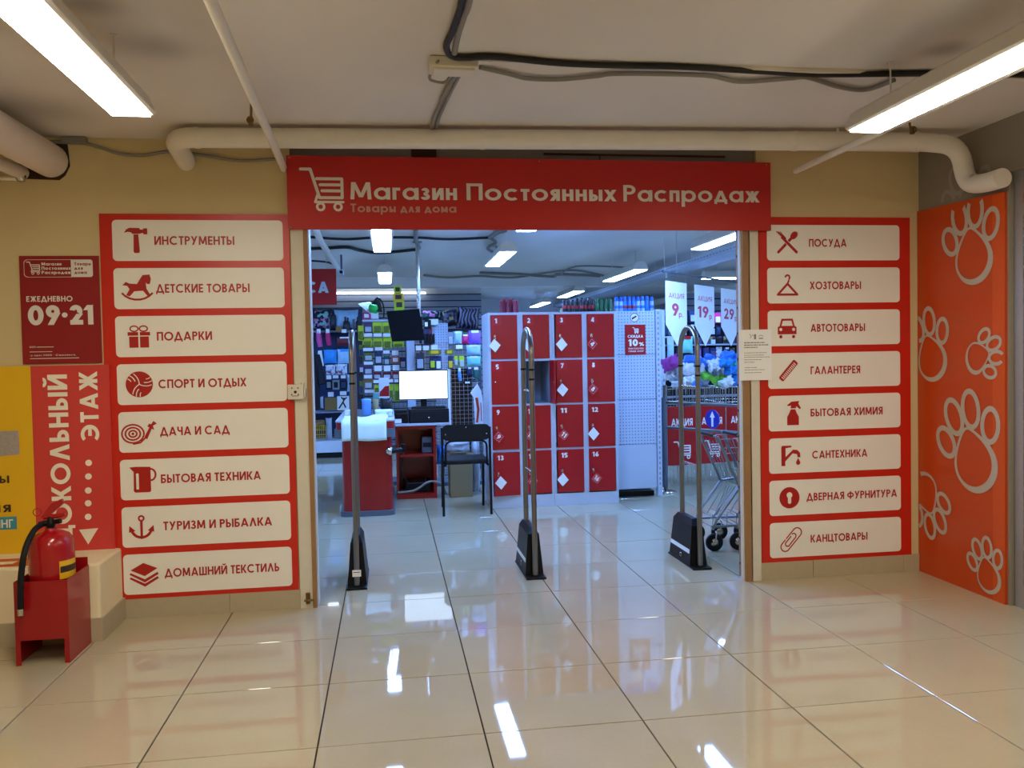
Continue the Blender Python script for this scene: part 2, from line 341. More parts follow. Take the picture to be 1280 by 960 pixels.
    if c == 'Ж': return .98, [Vv(.49), D(.1, 0, .4, .52), D(.88, 0, .58, .52), D(.12, 1, .4, .48), D(.86, 1, .58, .48)]
    if c in 'З3': return .56, [A(.27, .74, .25, .265, -90, 165), A(.27, .27, .29, .275, -168, 90), Hh(.5, .17, .3)]
    if c == 'Ч': return .62, [Vv(.62-h), Vv(h, .66, 1), A(.3, .7, .3, .3, 180, 270), Hh(.4+h, .28, .6)]
    if c == 'Ф': return .96, [Vv(.48), A(.48, .52, .48, .34, 0, 360)]
    if c == 'а': return .7, [A(.34, .35, .34, .36, 0, 360), Vv(.7-h, 0, .7)]
    if c == 'р': return .7, [A(.36, .35, .34, .36, 0, 360), Vv(h, -.3, .7)]
    if c == 'б': return .68, [A(.34, .34, .34, .35, 0, 360), A(.44, .42, .44, .58, 100, 180)]
    if c == 'у': return .5, [D(.42, .7, .12, -.3), D(.08, .7, .26, .2)]
    if c == 'е': return .68, [A(.34, .35, .34, .36, 0, 315), Hh(.35, .1, .66)]
    if c in '0': return .7, [A(.35, .5, .35, .51, 0, 360)]
    if c == '1': return .36, [Vv(.36-h), D(.06, .74, .24, 1)]
    if c == '2': return .6, [A(.29, .7, .29, .31, -38, 170), D(.14, .1, .46, .56), Hh(h, .02, .6)]
    if c == '4': return .66, [('V', .48, 0, 1, h), Hh(.27, 0, .64), D(.08, .27, .42, 1)]
    if c == '5': return .58, [A(.27, .32, .3, .32, -150, 120), Hh(1-h, .1, .54), D(.1, .48, .16, 1)]
    if c == '6': return .62, [A(.31, .31, .31, .32, 0, 360), D(.1, .38, .42, 1)]
    if c == '9': return .62, [A(.31, .69, .31, .32, 0, 360), D(.52, .62, .2, 0)]
    if c == '7': return .56, [Hh(1-h, 0, .56), D(.16, 0, .48, 1)]
    if c == '8': return .6, [A(.3, .75, .25, .26, 0, 360), A(.3, .28, .3, .29, 0, 360)]
    if c == '%': return .8, [A(.18, .76, .18, .24, 0, 360), A(.62, .24, .18, .24, 0, 360), D(.2, 0, .6, 1)]
    if c == '.': return .16, [('O', .08, h, h*1.1)]
    if c == ',': return .16, [D(.02, -.15, .1, .1)]
    if c == ':': return .16, [('O', .08, h, h*1.1), ('O', .08, .6, h*1.1)]
    if c == '·': return .24, [('O', .12, .5, h*1.1)]
    if c == '"': return .3, [('V', .08, .7, 1, h*.7), ('V', .24, .7, 1, h*.7)]
    return .5, [Hh(.5, 0, .4)]
def cart_logo(F, x0, y0, s, mi=0, w=.06):
    """shopping-trolley emblem inside a box of side s at (x0, y0)"""
    T0 = F.T; F.T = lambda p: T0((x0+p[0]*s, y0+p[1]*s))
    F.line([(.02, .96), (.24, .96), (.44, .3)], w, mi); F.line([(.4, .38), (.34, .2), (.98, .2)], w*.8, mi)
    F.line([(.38, .74), (.96, .74), (.96, .3), (.44, .3)], w, mi)
    F.line([(.46, .6), (.9, .6)], w, mi); F.line([(.5, .46), (.9, .46)], w, mi)
    for cx in (.46, .86): F.arc(cx, .09, .08, .08, 0, 360, w*.8, mi)
    F.T = T0
def icon(F, k, x0, y0, s, R=0, W=1):
    """category pictogram k inside a box of side s; R red slot, W plate-colour slot"""
    T0 = F.T; F.T = lambda p: T0((x0+p[0]*s, y0+p[1]*s))
    P = F.poly; Ln = F.line; A = F.arc; Dc = F.disc
    if k == 'hammer':
        P([(.4, .74), (.58, .74), (.62, .05), (.58, .0), (.42, 0), (.38, .05)], R)
        P([(.05, .8), (.12, .93), (.25, 1), (.62, .99), (.66, .93), (.76, .93), (.78, .98), (.92, .98), (.92, .74), (.78, .74), (.76, .8), (.62, .76), (.36, .76), (.3, .82), (.18, .84)], R)
    elif k == 'horse':
        P([(0, .62), (.12, .74), (.24, .68), (.5, .66), (.62, .86), (.7, .98), (.94, 1), (.98, .84), (.94, .66), (.84, .66), (.8, .72), (.82, .5), (.94, .28), (.86, .22), (.7, .42), (.4, .4), (.24, .22), (.12, .26), (.24, .48), (.16, .6)], R)
        A(.5, .62, .62, .52, 212, 328, .07, R)
    elif k == 'gift':
        F.rect(.08, .47, .0, .5, R); F.rect(.54, .92, 0, .5, R); F.rect(.02, .47, .54, .7, R); F.rect(.54, .98, .54, .7, R)
        A(.3, .85, .17, .12, 0, 360, .06, R); A(.7, .85, .17, .12, 0, 360, .06, R)
    elif k == 'ball':
        Dc(.5, .5, .5, R, n=32)
        for a in (90, 210, 330):
            T1 = F.T; c, q = cos(radians(a)), sin(radians(a)); F.T = lambda p, c=c, q=q: T1((.5+(p[0]*c-p[1]*q), .5+(p[0]*q+p[1]*c)))
            for rr, a0_ in ((.5, -90), (.37, -72), (.23, -62)):
                pp = [(rr*cos(radians(t_)), .5+rr*sin(radians(t_))) for t_ in range(a0_, 40, 6)]; Ln([p for p in pp if math.hypot(*p) < .49], .035, W, 1, False)
            F.T = T1
    elif k == 'hose':
        for rr in (.34, .23, .12): A(.34, .44, rr*1.15, rr, 0, 360, .06, R)
        Dc(.34, .44, .05, R); Ln([(.36, .06), (.6, .1), (.8, .3)], .06, R)
        P([(.74, .3), (.84, .22), (1.02, .62), (.94, .68)], R); P([(.86, .7), (1.1, .56), (1.06, .72), (1.2, .8), (1.08, .9), (1.0, .78), (.92, .8)], R)
    elif k == 'kettle':
        P([(.0, .98), (.24, 1), (.78, .98), (.78, .04), (.72, 0), (.2, 0), (.14, .06), (.16, .8)], R); A(.78, .68, .18, .22, -90, 90, .07, R); F.rect(.24, .34, .12, .74, W, 1, .03)
    elif k == 'anchor':
        A(.5, .86, .1, .1, 0, 360, .07, R); F.rect(.45, .55, .1, .76, R); A(.5, .46, .4, .4, 190, 350, .11, R)
        P([(.0, .28), (.02, .56), (.26, .34)], R); P([(1, .28), (.98, .56), (.74, .34)], R); Dc(.5, .06, .07, R)
    elif k == 'textile':
        P([(.04, .66), (.5, .92), (1.0, .7), (.54, .42)], R)
        for d in (.0, -.16): P([(.0, .5+d), (.04, .56+d), (.54, .3+d), (1.0, .56+d), (1.04, .48+d), (.54, .18+d)], R)
    elif k == 'cutlery':
        Ln([(.1, .1), (.86, .86)], .12, R); T1 = F.T; F.T = lambda p: T1((.8+p[0]*.7+p[1]*.7, .8-p[0]*.7+p[1]*.7)); Dc(0, .02, .14, R, ry=.2); F.T = T1
        Ln([(.96, .04), (.3, .72)], .16, W, 1, False); Ln([(.92, .1), (.32, .68)], .12, R, 2); P([(.2, .7), (.42, .56), (.46, .7), (.3, .86)], R, 2)
        for d in (0, .08, .16): Ln([(.26+d, .76-d*.6), (.02+d*1.1, .98-d*.2)], .045, R, 2)
    elif k == 'hanger':
        Ln([(.5, .58), (.04, .1), (.96, .1), (.5, .58)], .1, R); Ln([(.5, .58), (.56, .72)], .08, R); A(.5, .86, .1, .1, -60, 180, .08, R)
    elif k == 'car':
        P([(0, .56), (.1, .62), (.2, .98), (.8, .98), (.9, .62), (1, .56), (1, .2), (0, .2)], R); P([(.2, .62), (.27, .88), (.73, .88), (.8, .62)], W, 1)
        Dc(.16, .44, .08, W, 1); Dc(.84, .44, .08, W, 1); F.rect(.08, .24, 0, .16, R, 0, .06); F.rect(.76, .92, 0, .16, R, 0, .06)
    elif k == 'comb':
        T1 = F.T; c = cos(radians(48)); q = sin(radians(48)); F.T = lambda p: T1((.5+p[0]*c-p[1]*q, .5+p[0]*q+p[1]*c)); F.rect(-.62, .62, -.14, .18, R, 0, .08)
        for i in range(11): F.rect(-.5+i*.095, -.46+i*.095, -.1, .08, W, 1)
        F.T = T1
    elif k == 'spray':
        P([(.2, 0), (.72, 0), (.72, .34), (.62, .52), (.56, .66), (.36, .66), (.3, .52), (.2, .34)], R); P([(.36, .7), (.58, .7), (.62, .78), (.76, .66), (.82, .7), (.7, .9), (.74, 1), (.4, .98), (.2, .84), (.24, .8), (.38, .82)], R)
    elif k == 'tap':
        P([(.02, 0), (.22, 0), (.22, .22), (.6, .6), (.82, .56), (.86, .4), (1, .4), (.98, .62), (.84, .76), (.62, .78), (.24, .44), (.24, .86), (.54, .9), (.54, .98), (.06, .98), (.02, .9)], R); Dc(.88, .14, .11, R); P([(.78, .18), (.88, .38), (.98, .18)], R)
    elif k == 'keyhole':
        Dc(.5, .5, .5, R, n=32); Dc(.5, .62, .14, W, 1); P([(.42, .6), (.58, .6), (.58, .26), (.5, .2), (.42, .26)], W, 1)
    elif k == 'clip':
        T1 = F.T; c = cos(radians(-42)); q = sin(radians(-42)); F.T = lambda p: T1((.5+p[0]*c-p[1]*q, .5+p[0]*q+p[1]*c))
        A(0, .42, .2, .2, 0, 180, .055, R); A(0, -.4, .2, .2, 180, 360, .055, R); Ln([(.2, .42), (.2, -.4)], .055, R); Ln([(-.2, .42), (-.2, -.1)], .055, R); Ln([(-.2, -.4), (-.2, -.18)], .055, R)
        A(-.02, .2, .11, .11, 0, 180, .055, R); A(0, -.24, .1, .1, 180, 360, .055, R); Ln([(.09, .2), (.1, -.24)], .055, R); Ln([(-.1, -.24), (-.1, .1)], .055, R); F.T = T1
    F.T = T0
# ================================================================== SETTING
FY = .57          # face of the shop-front wall
CZ = 2.59         # ceiling
def struct(o): o['kind'] = 'structure'; return o
fl = struct(MB().box(-5, 6, -6, 13.4, -.06, -.008).build('floor', 'grout'))
rest = MB(); tm = {}
seen = set()
for i in range(-8, 10):
    for j in range(-10, 22):
        x, y = i*.6, j*.6
        near = -2.4 <= y+.6 and y <= 4.3
        if near:                                  # keep single tiles to those the hall and doorway show
            hw = (y+.6-CAM.y)*.64 + .75; cx = CAM.x + (y+.3-CAM.y)*.146
            near = abs(x+.3-cx) < hw and (y < .3 or -1.2 < x < 2.6)
        dz = rnd.uniform(-.0006, .0004)
        if near:
            if 'm' not in tm:
                b = MB(); e = .0028
                b.add([(-.3+e, -.3+e, -.012), (.3-e, -.3+e, -.012), (.3-e, .3-e, -.012), (-.3+e, .3-e, -.012), (-.3+e, -.3+e, -.0012), (.3-e, -.3+e, -.0012), (.3-e, .3-e, -.0012), (-.3+e, .3-e, -.0012),
                       (-.299+e, -.299+e, 0), (.299-e, -.299+e, 0), (.299-e, .299-e, 0), (-.299+e, .299-e, 0)],
                      [(0, 1, 5, 4), (1, 2, 6, 5), (2, 3, 7, 6), (3, 0, 4, 7), (4, 5, 9, 8), (5, 6, 10, 9), (6, 7, 11, 10), (7, 4, 8, 11), (8, 9, 10, 11)])
                o = b.build('tile', 'floor_tile', fl); tm['m'] = o
            else:
                o = tm['m'].copy(); COL.objects.link(o)
            o.location = (x+.3, y+.3, dz)
        else:
            rest.box(x+.0025, x+.5975, y+.0025, y+.5975, -.012, dz*.5)
rest.build('tile', 'floor_tile', fl, kind='stuff')
struct(MB().box(-5, 6, -6, 13.4, CZ, CZ+.12).build('ceiling', 'ceiling_plaster'))
WF = struct(MB().box(-5, -.83, FY, FY+.12, 0, CZ).box(1.885, 6, FY, FY+.12, 0, CZ).build('wall_front', 'cream_wall'))
MB().prism([(-1.975, 2.575), (-2.11, 2.575), (-2.13, 2.50), (-2.22, 2.46), (-2.2, 2.37), (-2.02, 2.365), (-1.99, 2.39), (-1.965, 2.44)], 'y', FY-.004, FY+.01).build('wall_hole', 'dark_hole', WF, label='rough dark hole in the plaster round the large pipe')
struct(MB().box(-3.6, -3.5, -6, FY, 0, CZ).build('wall_left', 'cream_wall'))
struct(MB().box(-5, 6, -6.1, -6, 0, CZ).build('wall_back', 'cream_wall'))
WR = struct(MB().box(2.94, 3.1, -.2, FY, 0, CZ).box(2.94, 3.1, -6, -.2, 2.3, CZ).box(2.94, 3.1, -6, -1.9, 0, 2.3).build('wall_right', 'grey_wall'))
wn = struct(MB().box(2.96, 3.02, -.27, -.21, 0, 2.3).box(2.96, 3.02, -1.9, -1.84, 0, 2.3).box(2.96, 3.02, -1.84, -.27, 2.06, 2.12).box(2.96, 3.02, -1.84, -.27, 0, .12).box(2.96, 3.02, -1.84, -.27, 2.26, 2.3).build('window_1', 'alu'))
MB().box(2.985, 2.995, -1.84, -.27, .12, 2.06).build('pane', 'glass', wn)
MB().box(2.975, 3.0, -1.84, -.27, 2.12, 2.26).build('fascia', 'loc_red_light', wn, label='pinkish red strip above the pane')
struct(MB().box(5.2, 5.3, -6, FY, 0, CZ).build('wall_side_room', 'white_plaster'))
# shop shell
struct(MB().box(-4.6, -4.5, FY+.12, 9.4, 0, CZ).build('wall_shop_left', 'white_plaster'))
struct(MB().box(5.6, 5.7, FY+.12, 13.2, 0, CZ).build('wall_shop_right', 'white_plaster'))
struct(MB().box(1.2, 5.6, 13.1, 13.2, 0, CZ).box(-4.6, 1.2, 9.4, 9.5, 0, CZ).box(1.1, 1.2, 9.5, 13.2, 0, CZ).build('wall_shop_back', 'white_plaster'))
bm_ = struct(MB().box(-4.5, 5.6, 8.2, 8.45, 2.44, CZ).build('trim_1', 'white_plaster')); bm_['label'] = 'shallow ceiling beam near the back of the shop'
# plaster ledge at lower left
lg = struct(MB().bbox(-3.5, -1.77, .2, FY-.002, .0, .39, .012).build('trim_2', 'plaster_ledge'))
# doorway frame
dr = struct(MB().box(-.832, -.765, FY-.015, FY+.1, 0, 2.5).box(1.832, 1.885, FY-.015, FY+.1, 0, 2.5).build('door_1', 'frame_white'))
MB().box(-.765, -.742, FY-.02, FY+.13, 0, 2.5).box(1.785, 1.822, FY-.02, FY+.02, 0, 2.5).build('jamb_strip', 'wood', dr, label='bare wood edge strip of the doorway')
MB().box(-.742, -.737, FY+.0, FY+.13, 0, 2.5).box(1.775, 1.785, FY, FY+.055, 0, 2.5).box(1.822, 1.832, FY+.005, FY+.1, 0, 2.5, 1).build('jamb_edge', ['frame_white', 'cable_black'], dr)
tr = MB().box(1.7735, 1.775, FY+.03, FY+.054, .02, 2.48)
for k in range(16): tr.cyl((1.772, FY+.042, .1+k*.155), (1.7742, FY+.042, .1+k*.155), .008, 8, 1)
tr.build('shutter_track', ['wood', 'dark_hole'], dr, label='rusty perforated track on the inner face of the right jamb')
MB().box(-.83, 1.885, FY+.03, FY+.06, 2.3, CZ-.001).build('lintel_board', 'grey_board', dr, label='dark grey board above the red banner')
MB().box(.6, 1.7, FY+.02, FY+.03, 2.545, 2.555).box(.93, .935, FY+.02, FY+.03, 2.49, 2.545).box(-.16, -.02, FY+.01, FY+.03, 2.5, 2.58).build('board_joint', 'dark_hole', dr)
MB().tube([(-.79, FY-.03, .03), (-.79, FY-.03, .09)], .012, 8).cyl((-.81, FY-.04, .05), (-.755, FY-.04, .05), .006).build('door_stop', 'brass', dr, label='small metal bolt low on the left jamb')
# baseboards of grey-beige tile, one piece per tile
def skirting(name, segs, t=.012, h=.106):
    o = None
    for (a, b) in segs:
        dx, dy = b[0]-a[0], b[1]-a[1]; l = math.hypot(dx, dy); nx, ny = dy/l*t, -dx/l*t; g = .0015/l
        a2 = (a[0]+dx*g, a[1]+dy*g); b2 = (b[0]-dx*g, b[1]-dy*g)
        q = [a2, b2, (b2[0]+nx, b2[1]+ny), (a2[0]+nx, a2[1]+ny)]
        m = MB().prism(q, 'z', 0, h)
        if o is None: o = struct(m.build(name, 'base_tile'))
        else: m.build('tile', 'base_tile', o)
skirting('baseboard_left', [((-1.77, FY), (-1.212, FY)), ((-1.212, FY), (-.832, FY))])
skirting('baseboard_right', [((1.886, FY), (2.22, FY)), ((2.22, FY), (2.82, FY)), ((2.82, FY), (2.935, FY))])
skirting('baseboard_ledge', [((-1.77, .2), (-1.77, .56)), ((-1.832, .2), (-1.758, .2)), ((-2.432, .2), (-1.832, .2)), ((-3.03, .2), (-2.432, .2)), ((-3.5, .2), (-3.03, .2))], h=.118)
# ================================================================== SIGNS ON THE FRONT
BY = .558  # face of the boards
def board(x0, x1, rows, name_label, side):
    z0, z1 = .106, 2.188
    t = thing('directory_board', name_label, 'sign', ((x0+x1)/2, FY, z0))
    MB().box(x0, x1, BY, FY-.0005, z0, z1).build('board_panel', 'red_print', t)
    px0, px1, ph, gapz = (-1.762, -.874, .2195, .2578) if side == 'L' else (1.942, 2.802, .2135, .2565)
    zt = 2.155 if side == 'L' else 2.141
    for i, (txt, tx0, tx1, ic, ix, isz) in enumerate(rows):
        a = zt-i*gapz; F = Flat((0, BY, 0), eps=.0008); F.rect(px0, px1, a-ph, a, 0, r=.022)
        p = F.build('category_panel', 'white_print', t)
        c = a-ph/2
        G = Flat((0, BY, 0), eps=.0018); G.text(txt, tx0, tx1, c-.024, .047, .185, gap=.1); G.build('lettering', 'icon_red', p)
        G = Flat((0, BY, 0), eps=.0018); icon(G, ic, ix, c-isz/2, isz); G.build('icon', ['icon_red', 'white_print'], p)
    return t
def X(px, py): return on('Y', BY, px, py).x
RL = [('ИНСТРУМЕНТЫ', X(193, 302), X(293, 302), 'hammer', X(154, 300), .135), ('ДЕТСКИЕ ТОВАРЫ', X(195, 359), X(312, 359), 'horse', X(153, 358), .15), ('ПОДАРКИ', X(196, 416), X(265, 416), 'gift', X(159, 417), .12),
      ('СПОРТ И ОТДЫХ', X(198, 476), X(308, 475), 'ball', X(157, 477), .14), ('ДАЧА И САД', X(200, 535), X(287, 534), 'hose', X(154, 537), .145), ('БЫТОВАЯ ТЕХНИКА', X(201, 591), X(326, 588), 'kettle', X(162, 597), .14),
      ('ТУРИЗМ И РЫБАЛКА', X(204, 651), X(340, 647), 'anchor', X(161, 654), .13), ('ДОМАШНИЙ ТЕКСТИЛЬ', X(206, 713), X(349, 706), 'textile', X(162, 718), .145)]
board(-1.826, -.84, RL, 'tall red shop directory board left of the doorway, top row a hammer pictogram', 'L')
RR = [('ПОСУДА', X(1011, 305), X(1058, 305), 'cutlery', X(970, 304), .14), ('ХОЗТОВАРЫ', X(1012, 354), X(1076, 354), 'hanger', X(971, 356), .135), ('АВТОТОВАРЫ', X(1013, 407), X(1081, 407), 'car', X(972, 408), .12),
      ('ГАЛАНТЕРЕЯ', X(1013, 460), X(1075, 460), 'comb', X(974, 461), .12), ('БЫТОВАЯ ХИМИЯ', X(1013, 511), X(1103, 510), 'spray', X(978, 513), .145), ('САНТЕХНИКА', X(1015, 565), X(1084, 563), 'tap', X(976, 565), .125),
      ('ДВЕРНАЯ ФУРНИТУРА', X(1008, 617), X(1121, 612), 'keyhole', X(974, 618), .13), ('КАНЦТОВАРЫ', X(1013, 665), X(1084, 663), 'clip', X(975, 670), .14)]
board(1.893, 2.872, RR, 'tall red shop directory board right of the doorway, top row a fork and spoon pictogram', 'R')
# banner over the doorway
t = thing('shop_banner', 'wide red shop name banner hung across the top of the doorway', 'sign', (.56, .535, 2.102))
MB().box(-.842, 1.955, .527, .536, 2.102, 2.504).build('banner_panel', 'banner_red', t)
for (w_, a_, b_) in (('Магазин', -.503, .088), ('Постоянных', .142, 1.008), ('Распродаж', 1.052, 1.882)): F = Flat((0, .527, 0)); F.text(w_, a_, b_, 2.268, .094, .165, gap=.1); F.build('lettering', 'banner_letter', t)
F = Flat((0, .527, 0)); F.text('Товары для дома', -.503, .082, 2.198, .046, .17, gap=.12); F.build('small_lettering', 'banner_letter_dim', t)
F = Flat((0, .527, 0)); cart_logo(F, -.772, 2.205, .235, w=.07); F.build('trolley_emblem', 'banner_letter', t)
sc = MB()
for (x, z) in ((-.825, 2.49), (.56, 2.49), (1.93, 2.49), (-.825, 2.115), (1.94, 2.115)): sc.lathe((x, .525, z), [(0, -.002), (.004, -.001), (.005, .002)], 8, ax='y')
sc.build('screw', 'chrome', t)
# opening hours poster
t = thing('hours_poster', 'dark red opening hours poster reading 09·21 left of the directory board', 'poster', (-2.03, FY, 1.39))
MB().box(-2.232, -1.836, FY-.009, FY-.0005, 1.392, 1.964).build('poster_sheet', 'poster_dark_red', t)
F = Flat((0, FY-.009, 0)); F.text('ЕЖЕДНЕВНО', -2.203, -1.973, 1.722, .029, .18); F.build('small_lettering', 'banner_letter', t); F = Flat((0, FY-.009, 0)); F.text('09·21', -2.198, -1.872, 1.598, .104, .24, gap=.1); F.build('lettering', 'banner_letter', t)
F = Flat((0, FY-.009, 0))
for i, (s_, a) in enumerate((('Магазин', .10), ('Постоянных', .146), ('Распродаж', .145))): F.text(s_, -2.122, -2.122+a, 1.913-i*.0225, .0165, .2)
cart_logo(F, -2.197, 1.866, .068, w=.07)
F.arc(-2.19, 1.925, .018, .018, 90, 180, .003); F.arc(-2.19, 1.87, .018, .018, 180, 270, .003); F.rect(-2.19, -1.972, 1.9425, 1.9445, 0); F.rect(-2.19, -1.972, 1.8505, 1.8525, 0); F.rect(-2.209, -2.207, 1.87, 1.925, 0)
F.rect(-1.972, -1.866, 1.851, 1.944, 0, r=.012); F.rect(-1.975, -1.94, 1.851, 1.944, 0)
for i, (s_, a) in enumerate((('Товары', .083), ('для', .042), ('дома', .062))): F.text(s_, -1.958, -1.958+a, 1.913-i*.0225, .0165, .2, mi=1, lift=1)
F.text('ООО', -2.195, -2.165, 1.478, .009, .16); F.rect(-2.16, -2.075, 1.480, 1.483, 0)
F.rect(-2.195, -2.083, 1.455, 1.458, 0); F.text('Юр. адрес: 214020', -2.195, -2.085, 1.434, .0085, .16); F.text('· Смоленск,', -2.078, -1.965, 1.434, .0085, .16); F.rect(-2.195, -1.95, 1.419, 1.4225, 0)
F.build('small_print', ['banner_letter', 'poster_dark_red'], t)
# floor-direction poster (yellow and red)
t = thing('level_poster', 'large yellow and red poster with sideways lettering and a down arrow standing on the ledge', 'poster', (-2.1, FY, .37))
PY = FY-.03
MB().box(-2.62, on('Y', FY-.03, 42, 570).x, PY, FY-.01, .372, 1.382).box(on('Y', FY-.03, 42, 570).x, -1.797, PY, FY-.01, .372, 1.382, 1).build('poster_sheet', ['poster_yellow', 'poster_red'], t)
def Pp(x, y): p = on('Y', PY, x, y); return p.x, p.z
# sideways lettering: u runs up the poster, v runs to the left
F = Flat((0, PY, 0), U=(0, 0, 1), V=(-1, 0, 0), eps=.002)
xb = Pp(87, 560)[0]; zb = Pp(80, 679)[1]; zt_ = Pp(80, 468)[1]
F.text('ЦОКОЛЬНЫЙ', zb, zt_, -xb, .098, .2, gap=.12)
F.build('lettering', 'poster_white', t); F = Flat((0, PY, 0), U=(0, 0, 1), V=(-1, 0, 0), eps=.002)
xb = Pp(123, 510)[0]; F.text('ЭТАЖ', Pp(112, 552)[1], Pp(112, 464.5)[1], -xb, .092, .2, gap=.13)
F.build('lettering', 'poster_white', t)
F = Flat((0, PY, 0), eps=.002)
for (x, y) in ((111, 578.5), (110.7, 595.5), (110.5, 613), (110.4, 629), (110.3, 646)): a, b = Pp(x, y); F.disc(a, b, .017, 0); F.build('dot', 'poster_white', t); F = Flat((0, PY, 0), eps=.002)
q = [Pp(99, 662), Pp(123, 660), Pp(110.5, 680.5)]; F.poly(q, 0); F.build('down_arrow', 'poster_white', t)
F = Flat((0, PY, 0), eps=.002); a, b = Pp(-12, 604.5); F.text('вы', a, Pp(12, 604)[0], b, .056, .14); a, b = Pp(-14, 641); F.text('ия', a+.012, Pp(14, 641)[0], b, .056, .14)
F.build('yellow_side_lettering', 'ink', t); F = Flat((0, PY, 0), eps=.002); x0, z0 = Pp(-40, 665); x1, z1 = Pp(21, 645.5); F.rect(x0, x1, z0+.004, z1, 1); F.text('ИНГ', Pp(-10, 660)[0]+.01, Pp(17, 660)[0], Pp(0, 660)[1], .044, .16, mi=2, lift=1); F.build('teal_tag', ['ink', 'poster_teal', 'poster_white'], t)
F = Flat((0, PY, 0), eps=.002); F.poly([Pp(-30, 540), Pp(23, 538), Pp(25, 568), Pp(-30, 573)], 0); F.build('bucket_picture', 'poster_grey', t)
tag(MB().box(-2.62, -2.05, .235, .4, .3905, .394).box(-2.4, -2.2, .27, .33, .394, .3945, 1).build('leaflet', ['orange', 'poster_white']), 'orange leaflet lying flat on the ledge under the yellow poster', 'leaflet')
# paper notice, taped half over the doorway edge
t = thing('paper_notice', 'white printed paper notice taped beside the right door jamb', 'notice', (1.855, .55, 1.21))
MB().box(1.755, 1.958, .543, .546, 1.213, 1.516).build('sheet', 'paper', t)
F = Flat((0, .543, 0))
for z, a, b, w_ in ((1.435, 1.785, 1.915, .006), (1.421, 1.785, 1.94, .006), (1.407, 1.785, 1.87, .006), (1.376, 1.785, 1.928, .003), (1.362, 1.785, 1.907, .003), (1.35, 1.785, 1.945, .003), (1.335, 1.785, 1.896, .003), (1.32, 1.785, 1.85, .003), (1.288, 1.788, 1.864, .003), (1.274, 1.785, 1.912, .003), (1.258, 1.785, 1.894, .003)):
    x = a
    while x < b:
        l = rnd.uniform(.006, .02); F.rect(x, min(b, x+l), z, z+w_, 0); x += l+.003
F.rect(1.848, 1.86, 1.458, 1.488, 0); F.line([(1.82, 1.49), (1.83, 1.475), (1.822, 1.465)], .003, 0); F.line([(1.835, 1.487), (1.843, 1.478)], .003, 0); F.rect(1.878, 1.904, 1.46, 1.466, 0); F.arc(1.891, 1.468, .014, .014, 20, 160, .003, 0)
F.build('printed_lines', 'cable_grey', t)
# wall socket box
t = thing('socket_box', 'square beige socket box screwed beside the left door jamb', 'socket', (-.815, FY, 1.165))
MB().bbox(-.868, -.783, .52, FY-.016, 1.17, 1.252, .004).build('cover', 'frame_white', t)
b = MB(); b.lathe((-.826, .519, 1.211), [(0, -.001), (.008, -.0005), (.008, .002)], 12, ax='y')
for (dx, dz) in ((-.018, .022), (.014, .022), (-.02, -.014), (.016, -.014)): b.lathe((-.826+dx, .519, 1.211+dz), [(0, -.001), (.004, 0), (.004, .002)], 8, ax='y')
b.box(-.845, -.808, .5185, .521, 1.188, 1.191); b.build('hole', 'ink', t)
MB().tube([(-.79, FY-.02, 1.25), (-.79, FY-.02, 1.262)], .01).bbox(-.782, -.772, .53, .55, 1.18, 1.24, .003).build('hinge', 'frame_white', t)
# orange panel with paw prints
t = thing('orange_panel', 'tall orange panel with grey paw prints covering the right wall', 'panel', (2.93, .2, 0))
MB().add([(2.925, .565, .0), (2.925, -.182, .0), (2.925, -.182, 2.203), (2.925, .565, 2.228), (2.9395, .565, 0), (2.9395, -.182, 0), (2.9395, -.182, 2.203), (2.9395, .565, 2.228)], [(0, 1, 2, 3), (7, 6, 5, 4), (0, 4, 5, 1), (1, 5, 6, 2), (2, 6, 7, 3), (3, 7, 4, 0)]).build('panel_sheet', 'orange', t)
MB().prism([(2.9246, -.09), (2.9235, -.182), (2.9249, -.1821), (2.9249, -.09)], 'z', 0, 2.2).build('edge_sheen_strip', 'orange_reflection', t, label='strip along the free edge coloured brighter orange for its reflection')  # overlay: reflection along the free edge put in as lighter orange
def ring(F, cx, cy, rx, ry, rot, w, mi=0, clip=None):
    n = 22; c, q = cos(radians(rot)), sin(radians(rot))
    def R(p): return (cx+p[0]*c-p[1]*q, cy+p[0]*q+p[1]*c)
    for i in range(n):
        a, b = 2*pi*i/n, 2*pi*(i+1)/n
        o = [R(((rx-w/2)*cos(a), (ry-w/2)*sin(a))), R(((rx+w/2)*cos(a), (ry+w/2)*sin(a))), R(((rx+w/2)*cos(b), (ry+w/2)*sin(b))), R(((rx-w/2)*cos(b), (ry-w/2)*sin(b)))]
        if clip is None or all(clip(p) for p in o): F.poly(o, mi)
def paw(F, cx, cy, s, rot, clip=None):
    c, q = cos(radians(rot)), sin(radians(rot)); w = .045*s+.007
    def R(p): return (cx+(p[0]*c-p[1]*q)*s, cy+(p[0]*q+p[1]*c)*s)
    for (x, y, rx, ry, r_) in ((-.36, .06, .115, .17, 22), (-.15, .29, .12, .19, 8), (.13, .30, .12, .19, -8), (.36, .07, .115, .17, -22)):
        a, b = R((x, y)); ring(F, a, b, rx*s, ry*s, rot+r_, w, clip=clip)
    N = 40; pin = []; pout = []
    for i in range(N):
        a = 2*pi*i/N; x, y = .31*cos(a), -.19+.30*sin(a); x *= 1-.58*((y+.49)/.6)**2; th = .03+.055*max(0, cos(a+.9))
        pin.append(R((x*(1-.03), y))); pout.append(R((x*1.0+cos(a)*th, y+sin(a)*th)))
    for i in range(N):
        o = [pin[i], pout[i], pout[(i+1) % N], pin[(i+1) % N]]
        if clip is None or all(clip(p) for p in o): F.poly(o, 0)
def ru(px, py): p = on('X', 2.924, px, py); return -p.y, p.z
inside = lambda p: -.56 < p[0] < .178 and p[1] < 2.2
